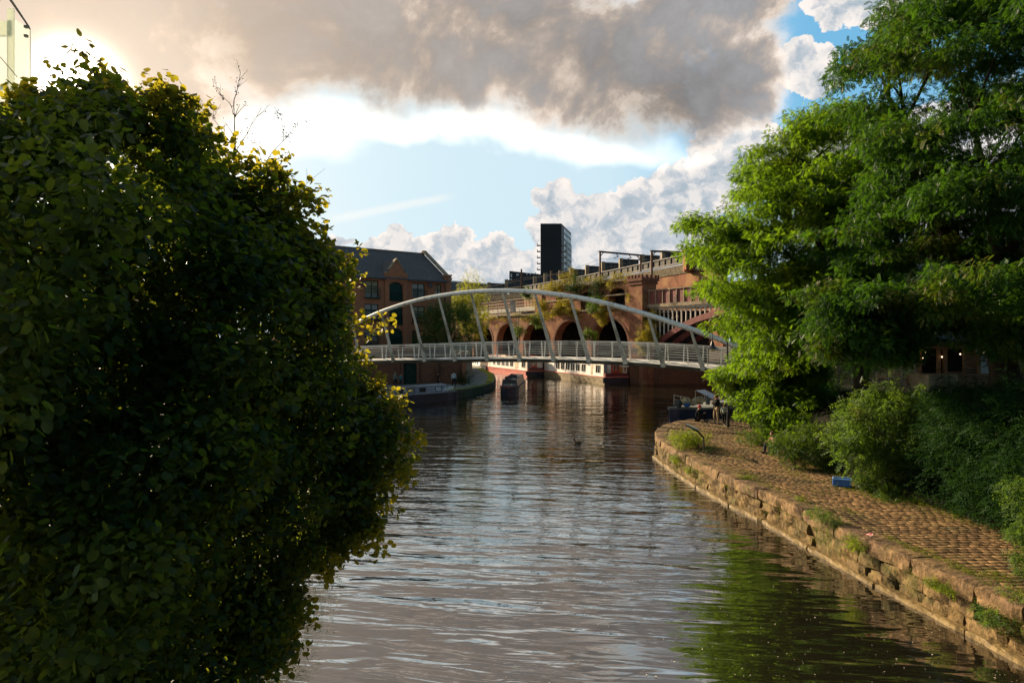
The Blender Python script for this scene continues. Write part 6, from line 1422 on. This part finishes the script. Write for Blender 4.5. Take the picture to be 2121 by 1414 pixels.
# ---------------------------------------------------------------- bushes along the bank
BUD = leafmat('buddleia_leaf', [(.010, .035, .010), (.02, .055, .012), (.04, .09, .018), (.09, .14, .04)], .45, (.26, .42, .03), .6, .55, accent=(.18, .15, .02))
BUD2 = leafmat('bush_leaf', [(.010, .032, .010), (.022, .055, .012), (.045, .09, .014)], .42, (.2, .32, .015), .7, .5, accent=(.22, .19, .012))
def bush(label, cs, rad, per, size, mat=None, tm=TWL, name='bush', stem=.03, base=None, flat=.8, group=None, seed=0):
    c0 = np.mean(np.array(cs), axis=0); b = base or (c0[0], c0[1], min(c[2] for c in cs) - .4); g = thing(name, label, name.replace('_', ' '), tuple(float(q) for q in b), group)
    rb = np.random.default_rng(900 + seed); C0 = np.array([tuple(q) for q in cs], float); rads = rad * rb.uniform(.5, 1.3, len(C0)); pers = per * (rads / rad) ** 1.6
    if name in ('bush', 'hedge', 'shrub'):                 # stray shoots that break the outline
        sh = []
        for q in C0[rb.random(len(C0)) < .3]:
            dv = unit(rb.normal(size=3) * np.array([1, 1, .5]) + np.array([-.3, -.5, .8]))
            for j in range(1, 5): sh.append(q + dv * rad * (.6 + .38 * j))
        if sh: C0 = np.vstack([C0, np.array(sh)]); rads = np.concatenate([rads, np.full(len(sh), rad * .22)]); pers = np.concatenate([pers, np.full(len(sh), max(6, per * .14))])
    crown('foliage', mat or BUD, g, C0, rads, pers, tm, size, flat, .35, .35, 70 + seed, szv=.5); random.seed(seed)
    if name != 'weed_clump': limbs('stem', b, random.sample([tuple(c) for c in cs], min(len(cs), 10)), stem, BARK, g, bend=.2); return g
def pc(poly, n, Y, th, seed, inset=4): return poly_centers(poly, n, (lambda x, y: Y(x, y)) if callable(Y) else (lambda x, y: Y), th, seed, edge=60, inset=inset)
bush('leafy buddleia bush spilling over the bank behind the blue crate', pc([(1725, 870), (1750, 835), (1830, 812), (1900, 808), (1960, 820), (2010, 870), (1990, 960), (1900, 1000), (1830, 1005), (1770, 985), (1735, 930)], 130, lambda x, y: 26 - (y - 780) / 60, .9, 71), .42, 75, .24, seed=1)
bush('yellow green bush at the path edge left of the blue crate', pc([(1590, 905), (1640, 880), (1700, 880), (1750, 900), (1760, 950), (1730, 990), (1690, 985), (1610, 955)], 60, lambda x, y: 28.5 - (y - 880) / 40, .5, 72), .32, 60, .2, BUD2, seed=2)
bush('low green weeds with rusty dock seed heads right of the blue crate', pc([(1760, 985), (1800, 975), (1870, 1000), (1925, 1030), (1905, 1058), (1850, 1050), (1790, 1010)], 44, lambda x, y: 22.5 - (y - 1000) / 30, .3, 73), .2, 70, .13, BUD2, seed=3, name='weed_clump', stem=.01)
bush('dark sprawling bush enlarged to fill the black shade below the big robinia', pc([(1930, 820), (2000, 808), (2121, 808), (2250, 812), (2250, 1095), (2121, 1090), (2040, 1075), (1950, 1050), (1915, 1000), (1920, 900)], 330, lambda x, y: 13.4 / max(.5, (x - HX) / F) + .6 - (y - 800) / 200, .9, 74), .42, 65, .22, DKT, seed=4)  # bush extended over what is only black shade
bush('small leafy bush at the far back of the path, behind the seated person', pc([(1530, 900), (1555, 880), (1600, 885), (1625, 905), (1600, 935), (1560, 925)], 26, lambda x, y: 35.5 - (y - 880) / 12, .4, 75), .28, 50, .17, BUD2, seed=5)
bush('tall pale flowering buddleia at the right edge of the path', pc([(2075, 985), (2121, 960), (2200, 980), (2200, 1200), (2121, 1190), (2085, 1150), (2095, 1080)], 46, lambda x, y: 15.2 - (y - 1000) / 200, .4, 76), .2, 70, .12, seed=6)
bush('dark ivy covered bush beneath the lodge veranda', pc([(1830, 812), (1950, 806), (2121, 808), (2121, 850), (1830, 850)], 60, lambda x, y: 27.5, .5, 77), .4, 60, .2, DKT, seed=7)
bush('dark shrub in the shade behind the people', pc([(1530, 790), (1700, 780), (1760, 870), (1700, 930), (1560, 875)], 60, lambda x, y: 37 - (y - 800) / 30, .8, 78), .5, 60, .24, BUD2, seed=8)
WEED = leafmat('weed_leaf', [(.03, .07, .012), (.06, .12, .014), (.10, .16, .018)], .45, (.45, .5, .02), .9, .5)
# weeds that grow on the quay
for i, (x, y, r, n, mt, lab, z) in enumerate(((1428, 912, .50, 34, WEED, 'bright round weed clump under the information board', 1.3), (1395, 908, .16, 5, WEED, 'small yellow weed tuft at the quay corner', 1.05), (1470, 930, .3, 5, DKT, 'dark straggly weed right of the information board', 1.1),
        (1698, 1070, .20, 9, BUD, 'weed clump with pale flowers on the coping below the crate', 1.1), (1775, 1128, .17, 8, WEED, 'flowering weed hanging from the wall below the red wrapper', .8), (1545, 990, .11, 4, WEED, 'low tuft in a coping joint halfway along the quay', 1.02),
        (1982, 1225, .13, 7, WEED, 'weed tuft rooted in the wall joint near the right edge', .72), (2100, 1240, .17, 8, WEED, 'bright green weed cushion on the coping at the right edge', 1.0), (2090, 1290, .2, 10, BUD, 'tangled weeds on the wall face above the driftwood', .55), (1905, 1205, .10, 6, WEED, 'small weeds along the wall ledge', .72), (1395, 950, .22, 8, WEED, 'weeds trailing down the wall at the quay corner', .7), (1445, 975, .13, 5, WEED, 'dark tuft in the wall left of the iron stained joint', .5), (1420, 845, .3, 7, WEED, 'low weeds growing at the quay head beside the cruiser', 1.05), (1660, 1035, .09, 4, WEED, 'tiny tuft on the coping edge', 1.02))):
    c0 = G(x, y, z); cs = [tuple(c0 + Vector((random.uniform(-1, 1) * r * 1.2, random.uniform(-1, 1) * r * 1.6, random.uniform(-.2, 1) * r * .6))) for _ in range(n)]
    if z < 1:
        cs = [(edge_x(min(c[1], 35)) - .12 + random.uniform(-.1, .05), c[1], c[2]) for c in cs]
    bush(lab, cs, r * .8, 42, .07 + r * .22, mt, name='weed_clump', stem=.006, flat=.7, seed=20 + i, base=(cs[0][0] + (0.1 if z < 1 else 0), cs[0][1], min(c[2] for c in cs) - r * .4))
# moss and grass in the joints
def tufts(name, pts, size, mat, label, seed):
    r = np.random.default_rng(seed); pts = np.array(pts); m = len(pts); X, Yv, Z = frames(r.normal(size=(m, 3)) * np.array([1, 1, .1]) + np.array([0, 0, .3]), 0, r)
    V, Fq = stamp(TWL[0], TWL[1], pts, X, Yv, Z, size * r.uniform(.5, 1.3, m)); return mass(name, V, Fq, mat, label=label, cat='grass', kind='stuff')
MOSSL = leafmat('moss_leaf', [(.06, .09, .012), (.11, .14, .015), (.17, .19, .02)], .35, (.35, .4, .02), 1.2)
rr = np.random.default_rng(88); pts = []
for (x, y, rx, ry, n) in ((1420, 912, 1.0, 2.2, 500), (1520, 945, .3, 1.5, 200), (1555, 985, .3, 1.6, 260), (1600, 1010, .25, 1.0, 120), (1660, 990, .4, .8, 60), (1745, 1010, .5, 1.2, 260), (1700, 1020, .5, .8, 120), (1820, 1035, .4, .9, 300), (1870, 1130, .12, 1.0, 240), (1930, 1150, .2, .8, 160), (2000, 1185, .25, .9, 420), (2060, 1195, .3, .5, 260), (1760, 1060, .3, .6, 100), (1560, 930, .3, 1.0, 200), (1480, 925, .3, .8, 80), (1500, 885, .8, .5, 120), (1640, 980, .7, .8, 200), (1570, 905, .5, 1.2, 200)):
    c = G(x, y, .97)
    for _ in range(n): pts.append((c.x + rr.normal() * rx * .5, c.y + rr.normal() * ry * .5, .992 + abs(rr.normal()) * .012))
for _ in range(5200):
    y = rr.uniform(12, 37); bx = float(np.interp(y, [q[1] for q in BACK], [q[0] for q in BACK])); w = .5 + .35 * math.sin(y * 1.7) + .2 * math.sin(y * 4.1); pts.append((bx - abs(rr.normal()) * w * .7 + .15, y, .99 + abs(rr.normal()) * .05))
for _ in range(1600):
    y = rr.uniform(12, 37)
    if math.sin(y * 1.3) + math.sin(y * 3.7 + 2) > -.3: pts.append((edge_x(min(y, 35)) + .62 + rr.normal() * .07, y, .995))
pts = [p for p in pts if p[0] > edge_x(min(p[1], 35)) + .1]
tufts('ground_weeds', pts, .075, MOSSL, 'moss and low weeds growing in the joints of the sett path', 90)
pts = []
for _ in range(4200):
    y = rr.uniform(12, 35); z = rr.choice([.98, .66, .64, .33, .3, .45, .8], p=[.16, .2, .2, .14, .1, .1, .1]) + rr.normal() * .03
    if math.sin(y * 2.1) + math.sin(y * 5.3 + 1) + math.sin(y * .7) > .3 + (z > .9) * .8: pts.append((edge_x(y) - .02 + (.12 if z > .9 else 0) + rr.normal() * .03, y, z))
tufts('wall_moss', pts, .075, MOSSL, 'moss and small ferns rooted in the joints of the quay wall', 91)
# ---------------------------------------------------------------- plants on the viaduct and trees by the house
LEDGE_EXTRA = 1
IVY = leafmat('ledge_leaf', [(.05, .065, .01), (.10, .10, .012), (.17, .14, .015), (.22, .15, .015)], .45, (.45, .38, .02), .25, .6)
for i, (x, y, Y, r, n, lab) in enumerate(((1125, 645, 113, 1.9, 12, 'big yellowing buddleia on the viaduct ledge right of the white cabinet'), (1110, 665, 112, 1.4, 9, 'ivy hanging below the buddleia beside the third arch'), (1160, 638, 109, 1.3, 8, 'buddleia on the ledge above the third arch from the right'), (1180, 634, 107, 1.2, 7, 'second bush on the ledge above the third arch'), (1234, 633, 100, 1.3, 8, 'buddleia on the ledge above the rightmost arch'), (1255, 630, 99, 1.1, 6, 'small shrub right of the ledge buddleia over the rightmost arch'), (1245, 660, 99, 1.0, 7, 'hanging ivy at the left shoulder of the rightmost arch'), (1222, 690, 100, 1.0, 7, 'ivy on the pier between the two right arches'), (1150, 592, 112, 1.6, 9, 'shrub on the top wall left of the pale lamp post'), (1195, 590, 108, 1.8, 11, 'dense shrub on the top wall behind the pale lamp post'), (1238, 600, 103, 1.8, 12, 'dark shrub right of the pale lamp post on the top wall'), (1275, 580, 100, 1.3, 8, 'thin shrub on the top wall near the turret'), (1176, 575, 112, 1.3, 7, 'pointed young birch on the top wall'), (1350, 610, 94, 1.4, 9, 'dark shrub growing on the turret right side'), (1345, 700, 91, 1.6, 14, 'yellow green shrub at the foot of the turret beside the iron arch'), (1355, 655, 92, 1.2, 8, 'ivy on the turret corner by the white spandrel'), (1090, 605, 118, 1.2, 8, 'yellow shrub where the iron side span meets the brick'), (1312, 618, 95.5, .8, 5, 'wispy yellow plant left of the turret'), (985, 668, 118, 2.4, 16, 'yellow leaved bush beside the slim grey pole'), (1075, 680, 112, 1.2, 7, 'ivy around the posts of the equipment platform'), (1330, 720, 91, .9, 6, 'small yellow shrub at the turret base'))):
    c0 = P(x, y, Y - 1.2); cs = [tuple(c0 + Vector((random.uniform(-1, 1) * r * .7, random.uniform(-.5, .5) * r, random.uniform(-1, 1) * r * .7))) for _ in range(n)]
    bush(lab, cs, r * .40, 95, .38, [IVY, BUD2, DKT][(2 if 'dark' in lab or 'dense' in lab else (1 if i % 3 == 1 else 0))], name='shrub', stem=.04, flat=.9, seed=50 + i, group='shrubs growing on the viaduct')
BIR = leafmat('birch_leaf', [(.08, .11, .015), (.14, .17, .02), (.2, .2, .02)], .5, (.5, .5, .03), .3, .5)
g = thing('birch_tree', 'yellow green birch with wispy top between the house and the viaduct', 'tree', tuple(P(975, 745, 92))); cs = pc([(978, 556), (990, 580), (1005, 600), (1012, 630), (1005, 660), (985, 680), (955, 680), (940, 640), (945, 600), (965, 585)], 60, 92, 2, 81, 1); crown('crown', BIR, g, cs, .95, 60, TWL, .4, .9, .8, .3, 82); limbs('trunk', tuple(P(975, 745, 92)), [tuple(c) for c in cs[:24]], .14, BARK, g)
CHS = leafmat('park_leaf', [(.015, .045, .014), (.03, .075, .018), (.05, .10, .02)], .4, (.25, .38, .03), .3, .5)
g = thing('round_tree', 'dark green round headed tree in front of the brick house corner', 'tree', (-10, 84, 4.2)); cs = pc([(868, 720), (872, 670), (890, 640), (920, 625), (950, 622), (975, 640), (990, 670), (996, 720), (985, 745), (880, 745)], 90, 82, 2.6, 83, 2); crown('crown', CHS, g, cs, 1.0, 75, TWL, .42, .8, .4, .4, 84); limbs('trunk', (-9, 82, 2), [tuple(c) for c in cs[:24]], .2, BARK, g)
bush('clipped dark hedge at the corner of the towpath by the end pier', [(-4.9 + random.uniform(-1.2, .9), 76.5 + random.uniform(-1, 1), 1.2 + random.uniform(0, .7)) for _ in range(14)], .5, 70, .2, DKT, name='hedge', seed=90)
# ---------------------------------------------------------------- specks of petals and leaves adrift
r = np.random.default_rng(99); n = 2600; y = r.uniform(1000, 1500, n); x = r.uniform(1000, 2121, n); pts = []
for a, b in zip(x, y):
    q = G(a, b, .012)
    dens = .12 + .88 * (1 / (1 + math.exp(-(a - 1350 - (b - 1100) * .15) / 60))) * (1 / (1 + math.exp(-(b - 1180) / 40)))
    if r.random() < dens * .3 and q.x < edge_x(q.y) - .3: pts.append(q)
pts = np.array(pts); m = len(pts); th = r.uniform(0, 6.28, m); X = np.stack([np.cos(th), np.sin(th), np.zeros(m)], 1); Yv = np.stack([-np.sin(th), np.cos(th), np.zeros(m)], 1); Z = np.tile([0, 0, 1.], (m, 1))
tv = np.array([(-1, 0, 0), (-.3, -.6, .15), (.6, -.5, .1), (1, 0, 0), (.6, .5, .1), (-.3, .6, .15)]); tf = np.array([(0, 1, 2, 3, 4, 5)])
V, Fq = stamp(tv, tf, pts, X, Yv, Z, r.choice([.006, .009, .013, .02], m, p=[.45, .35, .15, .05])); PET = surf('petal', (.6, .5, .32), (.8, .72, .55), 30, .7, lo=.3, hi=.7)
mass('floating_petals', V, Fq, PET, label='pale petals and small leaves floating on the dark water', cat='floating petals', kind='stuff')

# dark ivy and brambles added over the bank slope to stand for deep shade
r = np.random.default_rng(123); pts = []
for _ in range(9000):
    y = r.uniform(8, 44); bx = float(np.interp(y, [q[1] for q in BACK], [q[0] for q in BACK])); dx = r.uniform(-.15, 4.5); z = float(np.interp(dx, [c_[0] for c_ in cols], [c_[1] for c_ in cols])) + abs(r.normal()) * .14
    pts.append((bx + dx, y, z))
ADDED_IVY = leafmat('added_ivy_leaf', [(.006, .018, .007), (.010, .028, .009), (.018, .045, .01)], .3, (.06, .12, .01), .8, spec=.03)
pts = np.array(pts); m = len(pts); X, Yv, Z = frames(r.normal(size=(m, 3)) * np.array([1, 1, .3]), .1, r)
V, Fq = stamp(TWL[0], TWL[1], pts, X, Yv, Z, r.uniform(.14, .34, m)); mass('ivy', V, Fq, ADDED_IVY, label='dark ivy and brambles added to stand for deep shade on the bank slope behind the path', cat='ivy', kind='stuff')

r = np.random.default_rng(321); cs = []
for s in np.arange(1, 27, .45):
    if r.random() < .75: q = vp(s, 14.9 + r.uniform(-.5, .5), -.1 + r.uniform(0, .35)); cs.append(tuple(q))
for s in np.arange(3, 50, .5):
    if r.random() < .6 + .3 * math.sin(s): q = vp(s, 10.7 - abs(r.normal()) * .5, .25); cs.append(tuple(q))
crown('ledge_creeper', IVY, None, cs, .42, 60, TWL, .26, .9, .6, .3, 322, label='golden green creeper trailing along the viaduct parapet and ledge', cat='creeper', kind='stuff')
